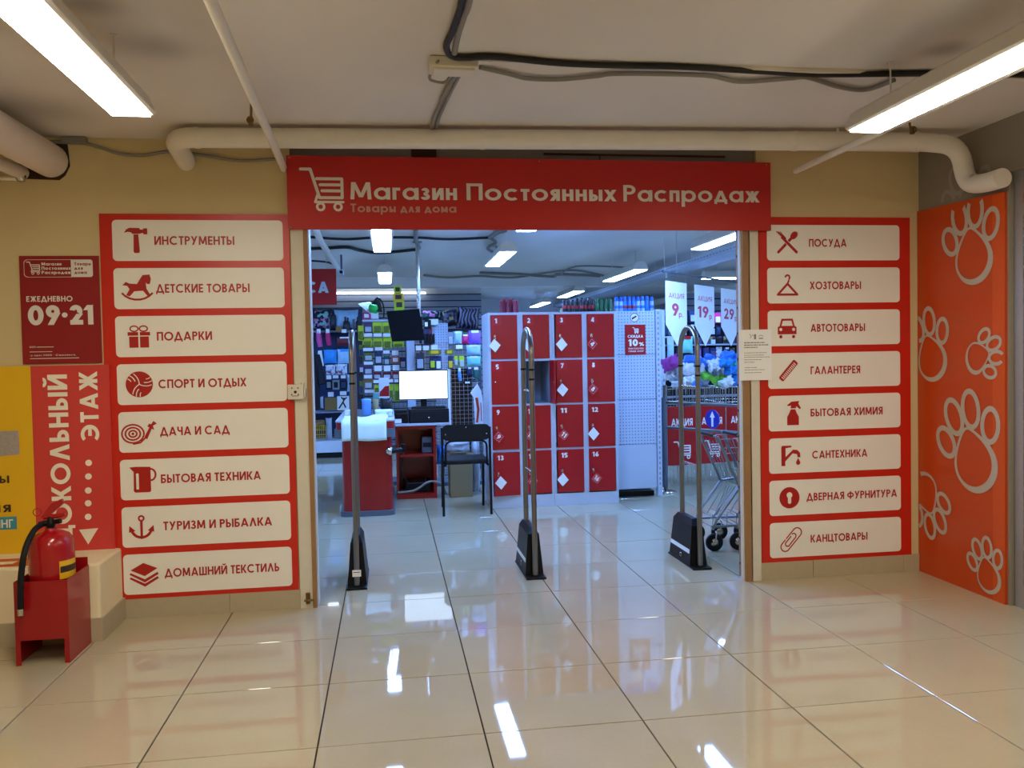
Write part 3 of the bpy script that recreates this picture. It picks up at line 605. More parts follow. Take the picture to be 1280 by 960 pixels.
for (px, py, s_, rot) in ((1213, 298, .47, 8), (1160, 430, .42, 18), (1231, 443, .28, -78), (1211, 550, .54, 18), (1162, 632, .38, 205), (1232, 705, .29, 16)):
    F = Flat((2.9235, 0, 0), U=(0, -1, 0), V=(0, 0, 1), N=(-1, 0, 0), eps=.001); a, b = ru(px, py); paw(F, a, b, s_, rot, inside); F.build('paw_print', 'paw_grey', t)
F = Flat((2.94, 0, 0), U=(0, -1, 0), V=(0, 0, 1), N=(-1, 0, 0), eps=.001); a, b = ru(1205, 232); paw(F, a, b-.06, .42, 12, lambda p: p[1] > 2.235); F.build('paw_print', 'paw_old', WR, label='faint old grey paw print above the orange panel')
# ================================================================== FIRE EXTINGUISHER
t = thing('extinguisher_stand', 'open red steel box stand holding the fire extinguisher', 'stand', (-1.93, -.03, 0))
x0, x1, y0, y1 = -2.045, -1.812, -.1, .185
MB().box(x0, x1, y0, y0+.004, .115, .387).build('front_plate', 'box_red', t)
MB().box(x1-.004, x1, y0+.004, y1, .0, .39).build('side_plate', 'box_red', t); MB().box(x0, x0+.004, y0+.004, y1, .0, .39).build('side_plate', 'box_red', t)
MB().box(x0+.004, x1-.004, y1-.004, y1, .115, .43).build('back_plate', 'box_red', t)
MB().box(x0+.004, x1-.004, y0+.004, y1-.004, .115, .12).build('shelf', 'box_red', t)
MB().box(x0, x0+.022, y0, y0+.004, 0, .115).box(x1-.022, x1, y0, y0+.004, 0, .115).build('foot', 'box_red', t)
ex, ey = -1.93, .045
t = thing('fire_extinguisher', 'red fire extinguisher with black hose standing in the red box', 'fire extinguisher', (ex, ey, .12))
MB().lathe((ex, ey, .12), [(.088, 0), (.098, .008), (.1, .02), (.1, .405), (.096, .432), (.08, .456), (.05, .472), (.026, .478), (.026, .49)], 32).build('cylinder', 'ext_red', t)
MB().add([(ex+cos(a)*.1005, ey+sin(a)*.1005, z) for z in (.375, .46) for a in [radians(-52+i*9) for i in range(11)]], [(i, i+1, 12+i, 11+i) for i in range(10)], 0, True).add([(ex+cos(a)*.1008, ey+sin(a)*.1008, z) for z in (.405, .435) for a in [radians(-50+i*8) for i in range(10)]], [(i, i+1, 11+i, 10+i) for i in range(9)], 1, True).build('label', ['poster_yellow', 'ink'], t)
MB().lathe((ex, ey, .608), [(.018, 0), (.022, .01), (.022, .03), (.014, .04), (.014, .055)], 14).cyl((ex, ey, .635), (ex+.05, ey-.01, .64), .012, 10).cyl((ex, ey, .635), (ex-.045, ey-.02, .628), .014, 10).build('valve', 'black_plastic', t)
MB().tube([(ex-.03, ey, .66), (ex+.03, ey, .662), (ex+.07, ey-.005, .668)], [.011, .012, .007], 8).prism([(ex-.04, .66), (ex-.01, .658), (ex+.065, .725), (ex+.055, .745), (ex+.01, .725)], 'y', ey-.011, ey+.011).build('handle', 'ext_red', t)
MB().tube([(ex-.05+.018*cos(a), ey-.02, .688+.018*sin(a)) for a in [i*pi/6 for i in range(12)]], .002, 6, closed=True).build('pin_ring', 'ext_red', t)
hp = spl([(ex-.03, ey-.02, .63), (ex-.045, ey-.08, .61), (ex-.058, -.1, .54), (ex-.066, -.13, .44), (ex-.07, -.137, .36), (ex-.072, -.137, .275)]); MB().tube(hp, .0135, 12).build('hose', 'rubber', t)
MB().cyl((ex-.072, -.137, .275), (ex-.072, -.137, .245), .0145, 12).build('nozzle', 'chrome', t)
# ================================================================== PIPES AND CABLES OF THE HALL CEILING
PZ = 2.525; a = on('Z', PZ, 216, 172); b_ = on('Z', PZ, 1148, 177)
yl = a.y; yr = b_.y
q = bend([(-1.375, FY+.02, 2.47), (a.x, yl, PZ), (b_.x, yr, PZ), (b_.x+.24, yr-.01, PZ-.02), (b_.x+.27, yr-.03, 2.29), (2.875, -.09, 2.262), (2.868, -.24, 2.262)], .1, 6)
t = thing('drain_pipe', 'thick white pipe running under the ceiling above the banner', 'pipe', (.5, 0, CZ))
MB().tube(q, .051, 20).build('pipe_run', 'pipe_paint', t)
for x in (a.x+.12, .2, 1.9, b_.x-.02):
    y = yl+(yr-yl)*(x-a.x)/(b_.x-a.x); MB().tube([(x-.012, y, PZ), (x+.012, y, PZ)], .0535, 20).build('pipe_joint', 'pipe_paint', t)
for (px, py) in ((1131, 168), (316, 157)):
    p = on('Z', PZ-.03, px, py); MB().tube([(p.x, p.y-.03, CZ-.001), (p.x, p.y-.05, PZ-.02)], .006, 6).bbox(p.x-.011, p.x+.011, p.y-.07, p.y-.055, PZ-.045, PZ-.005, .003).tube([(p.x+.014*cos(k), p.y-.075, PZ-.025+.014*sin(k)) for k in [i*pi/5 for i in range(10)]], .004, 6, closed=True).build('clamp', 'brass', t)
p = on('Y', yr, 1047, 165); MB().cyl((p.x, yr, PZ+.04), (p.x, yr, CZ-.001), .007, 8).build('hanger_rod', 'pipe_paint', t)
pe = on('Y', FY, 355, 211)
tag(MB().tube([(pe.x, FY+.01, pe.z), (-.838, -.3, 2.44), (-.80, -1.72, 2.425), (-.78, -3.0, 2.42)], .0195, 12).build('conduit_pipe', 'pipe_paint'), 'thin white pipe running from the ceiling edge to the left end of the banner', 'pipe')
tag(MB().tube([(2.105, FY-.06, 2.452), (2.1, -3.0, 2.45)], .018, 12).build('conduit_pipe', 'pipe_paint'), 'thin white pipe running alongside the right ceiling lamp', 'pipe')
t = thing('insulated_pipe', 'very thick lagged white pipe entering the wall hole at upper left', 'pipe', (-2.06, FY, 2.46))
MB().tube([(-2.06, FY+.02, 2.466), (-2.07, -1.2, 2.45), (-2.08, -3.4, 2.44)], .088, 24).build('lagging', 'pipe_lag', t)
tag(MB().tube([(-2.2, FY+.02, 2.40), (-2.3, -.6, 2.395), (-2.36, -3.4, 2.39)], .035, 14).build('side_pipe', 'pipe_lag'), 'smaller grey white pipe below and left of the lagged pipe', 'pipe')
t = thing('wall_pipe', 'thin white pipe with a valve along the wall at the far left', 'pipe', (-2.4, FY-.03, 2.36))
MB().cyl((-3.4, FY-.03, 2.365), (-2.19, FY-.03, 2.365), .012, 10).build('pipe_run', 'pipe_paint', t); MB().lathe((-2.2, FY-.03, 2.38), [(.018, -.03), (.026, -.015), (.026, .015), (.018, .03)], 12).cyl((-2.24, FY-.04, 2.4), (-2.2, FY-.04, 2.43), .007).build('valve', 'chrome', t)
kz = 2.575
def cab(pts, z=kz, **k): return [on('Z', z, *p) for p in pts]
t = thing('black_cable', 'thick black cable looping down and running right across the ceiling', 'cable', (.5, -.9, kz))
MB().tube(spl([(.02, -3.0, kz)]+cab([(586, -30), (575, 12), (566, 38), (558, 58), (565, 70), (583, 72), (620, 71), (700, 79), (780, 82), (860, 84), (1000, 92), (1040, 93), (1148, 92)])+[(2.3, -.86, kz), (2.9, -.86, kz)]), .0135, 8).build('sheath', 'cable_black', t)
t = thing('junction_box', 'white plastic junction box on the ceiling by the cable bend', 'junction box', on('Z', 2.56, 570, 83))
c = on('Z', 2.56, 569, 84); MB().bbox(c.x-.105, c.x+.09, c.y-.05, c.y+.06, 2.545, CZ-.001, .006).bbox(c.x-.09, c.x+.075, c.y-.04, c.y+.045, 2.535, 2.546, .003).build('housing', 'trunk', t)
t = thing('cable_trunking', 'flat white cable trunking along the ceiling beside the black cable', 'trunking', (1, -.8, CZ))
a, b_ = on('Z', 2.575, 590, 78), on('Z', 2.575, 1150, 100); MB().prism([(a.x, a.y-.02), (b_.x+1.0, b_.y-.06), (b_.x+1.0, b_.y-.02), (a.x, a.y+.02)], 'z', 2.574, CZ-.001).build('channel', 'trunk', t)
c0, c1 = on('Z', 2.575, 600, 0), on('Z', 2.575, 566, 62); MB().prism([(c0.x-.04+.03, -3), (c0.x+.03, -3), (c1.x+.02, c1.y+.02), (c1.x-.02, c1.y+.02)], 'z', 2.574, CZ-.001).build('channel', 'trunk', t)
tag(MB().tube(spl(cab([(600, 84), (635, 92), (660, 98), (700, 99), (745, 95), (775, 92), (880, 94), (925, 102), (985, 98), (1010, 97), (1050, 109), (1083, 112), (1118, 100)])), .0105, 8).build('grey_cable', 'cable_grey'), 'grey cable sagging below the ceiling trunking', 'cable')
tag(MB().tube(spl([(-.02, -3, 2.572)]+cab([(592, -20), (580, 20), (572, 45), (568, 66)], 2.57)), .012, 8).build('grey_cable', 'cable_grey'), 'grey cable beside the black cable at the top centre', 'cable')
tag(MB().tube(spl(cab([(548, 76), (541, 84), (537, 97), (541, 101), (555, 103), (562, 96), (564, 89)], 2.56)), .006, 8).build('cable_loop', 'cable_grey'), 'small grey cable loop hanging beside the junction box', 'cable')
p0 = cab([(571, 92), (558, 112), (548, 135), (541, 152)]); p1 = cab([(576, 92), (567, 108), (554, 135), (547, 152)])
tag(MB().tube(spl(p0+[V3((p0[-1].x, .45, kz))]), .01, 8).build('grey_cable', 'cable_grey'), 'left grey cable from the junction box towards the banner', 'cable')
tag(MB().tube(spl(p1+[V3((p1[-1].x, .45, kz))]), .008, 8).build('grey_cable', 'cable_grey'), 'right grey cable from the junction box towards the banner', 'cable')
tag(MB().tube(spl([(-3.4, FY-.012, 2.5), (-2.3, FY-.012, 2.56), (-1.95, FY-.012, 2.56)]+[on('Y', FY-.012, *p) for p in ((110, 180), (130, 186), (150, 192), (180, 194), (215, 189), (260, 195), (300, 201), (345, 199))]+[V3((-.86, FY-.012, 2.48))]), .0085, 8).build('wall_cable', 'cable_grey'), 'grey cable drooping along the cream wall at upper left', 'cable')
tag(MB().bbox(-1.99, -1.87, FY-.04, FY-.001, 2.555, 2.587, .003).build('cable_duct', 'cable_grey'), 'short grey duct piece above the wall hole', 'trunking')
# ================================================================== LAMPS
def lamp(label, x, y0, y1, diff, group, z=2.35, rz=None, body='lamp_body'):
    t = thing('batten_lamp', label, 'ceiling lamp', (x, (y0+y1)/2, z), group)
    w = .071
    prof = [(x-w-.008, z+.004), (x-w-.02, z+.012), (x-w+.006, z+.075), (x-.03, z+.098), (x+.03, z+.098), (x+w-.006, z+.075), (x+w+.02, z+.012), (x+w+.008, z+.004)]
    MB().prism(prof, 'y', y0, y1).build('housing', body, t)
    MB().box(x-w, x+w, y0+.006, y1-.006, z-.004, z+.006).build('diffuser', diff, t)
    rods = MB()
    for yy in (y0+.2, y1-.2): rods.cyl((x-.0, yy, z+.095), (x-.0, yy, CZ-.001), .0035, 6).cyl((x, yy, CZ-.006), (x, yy, CZ-.001), .012, 8)
    rods.build('hanger_wire', 'trunk', t)
    return t
lamp('ceiling batten lamp at the top left of the hall', -1.285, -2.02, -.735, 'hall_diffuser', 'hall ceiling lamps')
lamp('ceiling batten lamp at the top right of the hall', 1.805, -2.02, -.72, 'hall_diffuser', 'hall ceiling lamps')
for (x, y, n) in ((-1.285, -4.6, 'left'), (1.805, -4.6, 'right')): lamp(n+' batten lamp added behind the viewpoint for ambient light', x, y, y+1.28, 'hall_diffuser', 'hall ceiling lamps')  # unseen pair, added to give the hall its ambient light
G = 'shop ceiling lamps'
for (x, y0, y1, l) in ((-.345, 2.15, 3.46, 'batten lamp over the checkout nearest the doorway'), (-.33, 5.29, 6.6, 'second batten lamp behind the checkout in the left row'),
                       (.755, .93, 2.215, 'batten lamp just inside the doorway above the middle gate'), (.80, 3.48, 4.66, 'batten lamp above the left lockers'),
                       (2.57, 1.95, 3.32, 'bright batten lamp at upper right of the doorway'), (2.56, 5.1, 6.54, 'batten lamp above the row of spray cans'), (2.53, 8.1, 9.4, 'far batten lamp seen above the dark bottles'),
                       (2.5, 10.6, 11.9, 'farthest small batten lamp above the red candles'), (-2.6, 2.2, 3.5, 'extra unseen batten lamp added in the left aisle near the front'), (-2.6, 6.0, 7.3, 'extra unseen batten lamp added in the left aisle near the back'),
                       (4.3, 2.3, 3.6, 'extra unseen batten lamp added in the right aisle')):  # both left aisle lamps and this one are extras added out of view
    lamp(l, x, y0, y1, 'shop_diffuser', G)
lt = lamp('crosswise batten lamp behind the hanging pennants', 0, -.45, .45, 'shop_diffuser', G, body='lamp_body'); lt.location = (4.1, 6.0, 2.33); lt.rotation_euler = (0, 0, pi/2)
for c in lt.children:     # parts were built round the origin
    pass
# ================================================================== SECURITY GATES
def gate(x, label, extra=False):
    t = thing('security_gate', label, 'security gate', (x, 1.1, 0))
    y0, y1 = .915, 1.235
    def hoop(r, top, ya, yb, dx=0):
        yc, h = (ya+yb)/2, (yb-ya)/2
        return [(x+dx, ya, .02)]+[(x+dx, yc-h*cos(a), top-h+h*sin(a)) for a in [pi*i/14 for i in range(15)]]+[(x+dx, yb, .28)]
    MB().tube(hoop(0, 1.553, y0, y1), .0165, 14).build('antenna_hoop', 'steel', t)
    cb = MB().cyl((x, y0+.01, 1.165), (x, y1-.01, 1.165), .009, 10).cyl((x, y0+.01, .655), (x, y1-.01, .655), .009, 10); cb.build('crossbar', 'chrome', t)
    for (yy, z) in ((y0, 1.30), (y1, 1.30), (y0, 1.24)): MB().cyl((x, yy, z-.006), (x, yy, z+.006), .0185, 14).build('joint_ring', 'black_plastic', t)
    # tapering black housing
    b = MB(); lo, hi = .062, .04; A0, A1 = .945, 1.345
    P = lambda s, y, z, w: (x+s*w, y, z)
    vs = []
    for (z, w, a, c) in ((.012, .058, A0, A1), (.265, .036, A0+.02, A1-.03), (.305, .018, A0+.06, A1-.075)):
        vs += [(x-w, a, z), (x+w, a, z), (x+w, c, z), (x-w, c, z)]
    fs = [(0, 3, 2, 1), (8, 9, 10, 11)]
    for k in (0, 4): fs += [(k+i, k+(i+1) % 4, k+4+(i+1) % 4, k+4+i) for i in range(4)]
    b.add(vs, fs); b.build('housing', 'black_plastic', t)
    MB().bbox(x-.062, x+.062, .87, 1.36, 0, .013, .003).build('base_plate', 'black_plastic', t)
    s = MB()
    def side(y, z): w = .058-(z-.012)*(.022/.253)+.0012; return (x-w, y, z)
    s.add([side(.97, .085), side(1.335, .085), side(1.335, .112), side(.97, .112)], [(0, 3, 2, 1)]); s.build('white_stripe', 'white_print', t)
    lk = MB(); lk.tube([(side(1.12, .05)[0]-.001, 1.12+.014*cos(a), .05+.014*sin(a)) for a in [i*pi/6 for i in range(12)]], .0025, 6, closed=True); lk.build('lock_ring', 'chrome', t)
    if extra: MB().box(x-.026, x+.026, y0-.019, y0-.016, .075, .115).box(x-.02, x+.02, y0-.0195, y0-.019, .1, .104, 1).build('sticker', ['white_print', 'ink'], t)
    return t
gate(-.535, 'chrome hoop security gate at the left doorway jamb, seen edge-on', True)
gate(.56, 'chrome hoop security gate standing in the middle of the doorway')
gate(1.635, 'chrome hoop security gate at the right with its black base side showing')
# ================================================================== LOCKERS
LY = 3.4; LT = 1.79
def carcass(x0, x1, label, cols):
    t = thing('locker_cabinet', label, 'lockers', ((x0+x1)/2, LY+.25, 0), 'lockers inside the doorway')
    b = MB(); b.box(x0, x0+.022, LY, LY+.5, 0, LT).box(x1-.022, x1, LY, LY+.5, 0, LT).box(x0+.022, x1-.022, LY+.48, LY+.5, 0, LT).box(x0+.022, x1-.022, LY, LY+.48, LT-.022, LT).box(x0+.022, x1-.022, LY, LY+.48, 0, .112)
    for k in range(1, 4): b.box(x0+.022, x1-.022, LY, LY+.48, .112+k*.4145-.011, .112+k*.4145+.011)
    for m in cols[1:]: b.box(m[0]-.05, m[0]-.0, LY-.0012, LY+.479, .112, LT-.022)
    b.build('carcass', 'loc_white', t)
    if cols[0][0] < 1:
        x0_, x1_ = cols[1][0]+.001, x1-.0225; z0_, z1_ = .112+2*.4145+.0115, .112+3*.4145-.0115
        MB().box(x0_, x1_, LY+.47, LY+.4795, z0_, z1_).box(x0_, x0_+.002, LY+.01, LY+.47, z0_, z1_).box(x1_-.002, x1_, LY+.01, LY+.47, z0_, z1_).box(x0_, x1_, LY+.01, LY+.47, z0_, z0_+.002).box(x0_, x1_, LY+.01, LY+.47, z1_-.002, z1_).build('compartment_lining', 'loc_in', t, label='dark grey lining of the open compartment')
    return t
COLS = [(.61, .858), (.908, 1.155), (1.213, 1.462), (1.508, 1.762)]
ca = carcass(.588, 1.178, 'left white locker cabinet with red doors numbered from 1 to 14', COLS[:2]); cb = carcass(1.18, 1.79, 'right white locker cabinet with red doors numbered from 3 to 16', COLS[2:])
WHITE = {1, 2, 3, 7, 12, 13, 15}; REDT = {4, 8, 9, 10, 11, 14, 16}
for n in range(1, 17):
    c = (n-1) % 4; r_ = (n-1)//4; x0, x1 = COLS[c]; par = ca if c < 2 else cb
    zt = LT-.022-r_*.4145-(.0 if r_ == 0 else .004); zb = .112+(3-r_)*.4145+.013
    if n == 6:   # door swung open on its right hinge, hollow box behind
        d = MB().box(x1-.006, x1+.008, LY-.235, LY-.001, zb, zt).build('door', 'loc_red', par); MB().cyl((x1-.012, LY-.21, (zb+zt)/2), (x1-.006, LY-.21, (zb+zt)/2), .009, 10).build('lock', 'chrome', d)
        continue
    if n == 13:  # slightly ajar, hinged at its right side
        a = .16; dx = (x1-x0); q = [(x1, LY-.012), (x1, LY-.002), (x1-dx*cos(a), LY-.002-dx*sin(a)), (x1-dx*cos(a), LY-.012-dx*sin(a))]
        d = MB().prism(q, 'z', zb-.008, zt-.006).build('door', 'loc_red', par); U = (cos(a), sin(a), 0); N = (sin(a), -cos(a), 0); O = V3((x1-dx*cos(a), LY-.012-dx*sin(a), 0))
    else:
        d = MB().box(x0+.002, x1-.002, LY-.009, LY+.004, zb, zt).build('door', 'loc_red', par); U = (1, 0, 0); N = (0, -1, 0); O = V3((x0, LY-.009, 0))
    F = Flat(O, U=U, N=N, eps=.001); 
    if n < 9: F.rect(.012, .1, zt-.095, zt-.012, 0); F.build('number_plate', 'loc_red_light', d)
    F = Flat(O, U=U, N=N, eps=.002); s_ = str(n); F.text(s_, .042 if n < 10 else .035, (.07 if n < 10 else .092) if s_[0] != '1' or n > 9 else .062, zt-.075, .044, .24, gap=.12); F.build('number', 'white_print', d)
    zc = (zt+zb)/2+.005; lo = O+V3(U)*.036+V3(N)*.004; MB().lathe((lo.x, lo.y, zc), [(0, -.006), (.007, -.005), (.009, .002)], 12, ax='y').build('lock', 'chrome', d)
    if n == 5: continue
    white = n in WHITE
    k = thing('key_tag', ('white' if white else 'red numbered')+' diamond key tag on the '+['first', 'second', 'third', 'fourth'][c]+' locker door of the '+['top', 'second', 'third', 'bottom'][r_]+' row', 'key tag', (lo.x, LY-.02, zc), 'key tags on the lockers')
    kx, ky = lo.x, lo.y-.012
    rx = rnd.uniform(-.012, .014)+(.008 if white else .014)
    MB().tube([(kx, ky+.008, zc), (kx, ky-.006, zc)], .003, 6).box(kx-.008, kx+.008, ky-.009, ky-.006, zc-.01, zc+.012).tube([(kx+.008*cos(a), ky-.01, zc-.016+.01*sin(a)) for a in [i*pi/5 for i in range(10)]], .0018, 6, closed=True).build('key', 'chrome', k)
    s_ = .057; cx, cz = kx+rx, zc-.026-s_; an = rnd.uniform(-.12, .12)
    co_, si_ = cos(an), sin(an); pts = [(cx+(p[0]*co_-p[1]*si_)*s_, cz+(p[0]*si_+p[1]*co_)*s_) for p in ((0, 1.08), (-.95, 0), (0, -1.08), (.95, 0))]
    MB().prism(pts, 'y', ky-.016, ky-.012).build('tag_plate', 'paper' if white else 'tag_red', k)
    if not white:
        F = Flat((0, ky-.016, 0)); c2, s2 = cos(-.7), sin(-.7); F.T = lambda p: (cx+p[0]*c2-p[1]*s2, cz+p[0]*s2+p[1]*c2)
        w_ = .03 if n < 10 else .046; F.text(str(n), -w_/2, w_/2, -.02, .042, .22); 
        F.line([(-.031, -.031), (.031, -.031), (.031, .031), (-.031, .031), (-.031, -.031)], .0012, 0, 0, False); F.build('tag_number', 'white_print', k)
# ================================================================== GONDOLA BEHIND / BESIDE THE LOCKERS
EY = 3.62; ex0, ex1 = 1.835, 2.235
t = thing('gondola_shelving', 'white perforated metal shelving unit right of the lockers with bottles on top', 'shelving', (1.5, 4.1, 0))
for (z0, z1, m) in ((1.385, 1.80, 'perforated'), (.955, 1.38, 'perforated'), (.52, .95, 'perforated'), (.09, .515, 'loc_white')): MB().bbox(ex0, ex1, EY, EY+.02, z0, z1, .004).build('back_panel', m, t)
MB().bbox(ex1+.004, ex1+.05, EY-.012, EY+.05, .02, 1.815, .003).build('upright_post', 'loc_white', t)
sl = MB()
for k in range(34): sl.box(ex1+.02, ex1+.034, EY-.0135, EY-.011, .12+k*.05, .145+k*.05)
sl.build('post_slot', 'slat', t, kind='stuff')
MB().box(ex0, ex1, EY+.3, EY+.32, .05, 1.78).box(ex0, ex1, EY+.02, EY+.6, 1.79, 1.803).box(ex0, ex1, EY+.1, EY+.6, .0, .05, 1).build('body', ['loc_white', 'black_plastic'], t)
F_ = thing('discount_sign', 'small red СКИДКА 10% sign on the perforated panel', 'sign', (1.98, EY, 1.4))
def Q(x, y, Y=EY): p = on('Y', Y, x, y); return p.x, p.z
(sx0, sz1), (sx1, sz0) = Q(781, 406), Q(807, 443)
MB().box(sx0, sx1, EY-.006, EY-.001, sz0, sz1).build('sign_sheet', 'loc_red', F_); F = Flat((0, EY-.006, 0)); W_ = sx1-sx0; cart_logo(F, sx0+W_*.36, sz1-.085, .06, w=.09)
F.text('СКИДКА', sx0+W_*.12, sx0+W_*.88, sz1-.125, .026, .2); F.text('10', sx0+W_*.17, sx0+W_*.62, sz1-.205, .065, .26); F.text('%', sx0+W_*.67, sx0+W_*.92, sz1-.205, .035, .2); F.text('ПРИ ПОКУПКЕ', sx0+W_*.15, sx0+W_*.9, sz1-.237, .015, .16); F.text('СВЫШЕ 3000Р', sx0+W_*.15, sx0+W_*.9, sz1-.262, .015, .16); F.build('lettering', 'white_print', F_)
cx, cz = Q(793, 397); F = Flat((0, EY, 0), eps=.002); F.disc(cx, cz, .045, 0, n=28); F.arc(cx, cz, .041, .041, 0, 360, .006, 1, 1); F.poly([(cx-.028, cz-.012), (cx-.022, cz-.02), (cx+.022, cz+.008), (cx+.016, cz+.02), (cx-.024, cz+.0)], 1, 1); tag(F.build('camera_sticker', ['white_print', 'ink']), 'round camera symbol sticker at the top of the perforated panel', 'sticker')
# bottles, cans and candles standing on top
def can(label, x, y, z, h, r, m1, m2, kind, group, cap=.25):
    t = thing(kind, label, 'bottle' if 'bottle' in kind else 'can', (x, y, z), group)
    MB().lathe((x, y, z), [(r*.94, 0), (r, .004), (r, h*(1-cap)-.006), (r*.8, h*(1-cap))], 14).build('body', m1, t)
    MB().lathe((x, y, z), [(r*.82, h*(1-cap)), (r*.84, h-.006), (r*.6, h)], 14).build('cap', m2, t)
    return t
mat('can_blue', '2f86e8', .35, var=.1); mat('can_pale', 'a9c6ea', .35, var=.1); mat('can_green', '0e5c32', .35); mat('bottle_dark', '1c1420', .3); mat('label_red', 'b03038', .4); mat('candle_red', '7d1c2c', .45, var=.15); mat('cap_blue', '1e6cd8', .35)
ORD = ['first', 'second', 'third', 'fourth', 'fifth', 'sixth', 'seventh', 'eighth', 'ninth', 'tenth', 'eleventh', 'twelfth']
TZ = 1.8035; TY = EY+.08
xa = on('Z', TZ+.05, 768, 380)
def topx(px): return on('Y', TY, px, 385).x
for i, px in enumerate((770.5, 776, 781, 786.5, 792, 797.5, 803, 808.5, 814.5)):
    t = can(ORD[i]+' blue spray can from the left in the row on the shelving top', topx(px), TY, TZ, .142+rnd.uniform(-.003, .004), .021, 'can_pale' if i in (0, 1, 5, 6, 8) else 'can_blue', 'cap_blue', 'spray_can', 'blue spray cans on the shelving top', .3)
    MB().lathe((topx(px), TY, TZ), [(.0213, .03), (.0216, .031), (.0216, .055), (.0213, .056)], 14).build('label', 'label_red' if i in (2, 3, 4) else 'can_blue', t)
for i, px in enumerate((746, 751.5, 757, 762.5)): 
    t = can(ORD[i]+' dark green can from the left on top of the right lockers', topx(px), TY, LT+.001, .138, .021, 'can_green', 'can_green', 'spray_can', 'dark green cans on the lockers', .3)
    if i > 1: MB().lathe((topx(px), TY-.0215, LT+.03), [(0, 0), (.006, 0), (.006, .001), (.01, .001)], 10, ax='y').build('emblem', 'white_print', t)
for i, px in enumerate((705, 710, 715.5, 721.5, 726.5, 732, 737, 741)):
    x = topx(px); yy = TY+rnd.uniform(-.02, .03); t = can(ORD[i]+' dark bottle with red label from the left on top of the right lockers', x, yy, LT+.001, .128+.02*(i in (3, 4, 6)), .02, 'bottle_dark', 'bottle_dark', 'sauce_bottle', 'dark bottles on the lockers', .32)
    MB().lathe((x, yy, LT), [(.0205, .045), (.0208, .046), (.0208, .075), (.0205, .076)], 14).build('label', 'label_red', t)
for i, px in enumerate((627, 631, 635, 639, 643, 646.5)):
    x = on('Y', LY+.3, px, 385).x; h = .125+.03*rnd.random(); tag(MB().lathe((x, LY+.3+.03*(i % 2), LT+.001), [(.018, 0), (.02, .01), (.017, h*.45), (.021, h*.5), (.016, h*.8), (.02, h*.86), (.012, h)], 12).build('ribbed_candle', 'candle_red'), ORD[i]+' dark red candle from the left on top of the lockers', 'candle', 'dark red candles on the lockers')
# ================================================================== CHECKOUT AND CASH DESK
t = thing('checkout_counter', 'red checkout counter with grey bumper and towel over its front edge', 'counter', (-.53, 3.9, 0))
def rrect(x0, x1, y0, y1, r, n=5):
    p = []
    for (cx, cy, a) in ((x1-r, y0+r, -90), (x1-r, y1-r, 0), (x0+r, y1-r, 90), (x0+r, y0+r, 180)): p += [(cx+r*cos(radians(a+90*k/n)), cy+r*sin(radians(a+90*k/n))) for k in range(n+1)]
    return p
MB().prism(rrect(-.74, -.30, 3.32, 5.0, .06), 'z', .045, .70).build('body', 'check_red', t)
MB().prism(rrect(-.765, -.285, 3.295, 5.02, .07), 'z', 0, .045).build('kick_strip', 'bumper', t)
MB().prism(rrect(-.80, -.268, 3.27, 5.04, .05), 'z', .70, .775).build('bumper_rail', 'bumper', t)
MB().prism(rrect(-.785, -.275, 3.285, 5.03, .05), 'z', .775, .838).build('edge_band', 'check_red', t)
MB().prism(rrect(-.79, -.272, 3.28, 5.035, .05), 'z', .838, .85).prism(rrect(-.70, -.36, 3.38, 4.95, .02), 'z', .85, .853, 1).build('top', ['counter', 'bumper'], t)
for z0 in (-.60, -.45): MB().box(z0, z0+.004, 3.317, 3.322, .05, .7).build('panel_seam', 'box_red', t)
# towel
b = MB(); n = 14; W0, W1 = -.735, -.345
path = [(3.55, .868), (3.45, .874), (3.36, .866), (3.29, .858), (3.258, .84), (3.252, .80), (3.25, .75), (3.25, .70), (3.252, .675)]
vs = []
for j, (y, z) in enumerate(path):
    for i in range(n+1):
        u = i/n; vs.append((W0+(W1-W0)*u+(.02*sin(j) if j < 3 else 0), y-.006*sin(u*17+j*.7)*(j > 3), z+(.012*sin(u*9+j*1.3)+.03*max(0, u-.6)*(j < 3) if j < 4 else .004*sin(u*7))))
fs = [(j*(n+1)+i, (j+1)*(n+1)+i, (j+1)*(n+1)+i+1, j*(n+1)+i+1) for j in range(len(path)-1) for i in range(n)]
b.add(vs, fs, 0, True); o = b.build('towel', 'cloth'); md = o.modifiers.new('s', 'SOLIDIFY'); md.thickness = .006; md.offset = 0; tag(o, 'pale mint white towel draped over the front of the red checkout', 'towel')
tag(MB().pillow((-.37, 3.72, .885), .17, .14, .075, 5).build('folded_cloth', 'cloth'), 'crumpled end of pale cloth on the right of the checkout top', 'cloth')
# things on the counter
mat('mug_blue', '6fa8e8', .4); mat('cup_tan', '9b8a60', .5); mat('pack_rw', 'e8ecf2', .4); mat('dark_bag', '14181e', .35, bump=.5, scale=20); mat('teal_dark', '235a56', .5)
def C_(px, py, Y): p = on('Y', Y, px, py); return p.x, p.z
x, z = C_(458.5, 519, 3.95)
t = thing('plastic_tub', 'light blue lidded plastic tub on the checkout', 'container', (x, 3.95, .853)); MB().lathe((x, 3.95, .853), [(.036, 0), (.042, .01), (.044, .14)], 18).build('body', 'mug_blue', t); MB().lathe((x, 3.95, .853), [(.046, .14), (.047, .155), (.03, .16)], 18).build('lid', 'mug_blue', t)
x, z = C_(470, 517, 4.0); tag(MB().lathe((x, 4.0, .853), [(.022, 0), (.026, .02), (.03, .15), (.026, .152), (.022, .02)], 16).build('paper_cup', 'cup_tan'), 'tall tan cup next to the blue tub', 'cup')
x, z = C_(483, 508, 4.0); tag(MB().pillow((x, 4.02, .935), .115, .1, .16, 3, crump=.3).build('black_bag', 'dark_bag'), 'small glossy black bag on the checkout beside the tan cup', 'bag')
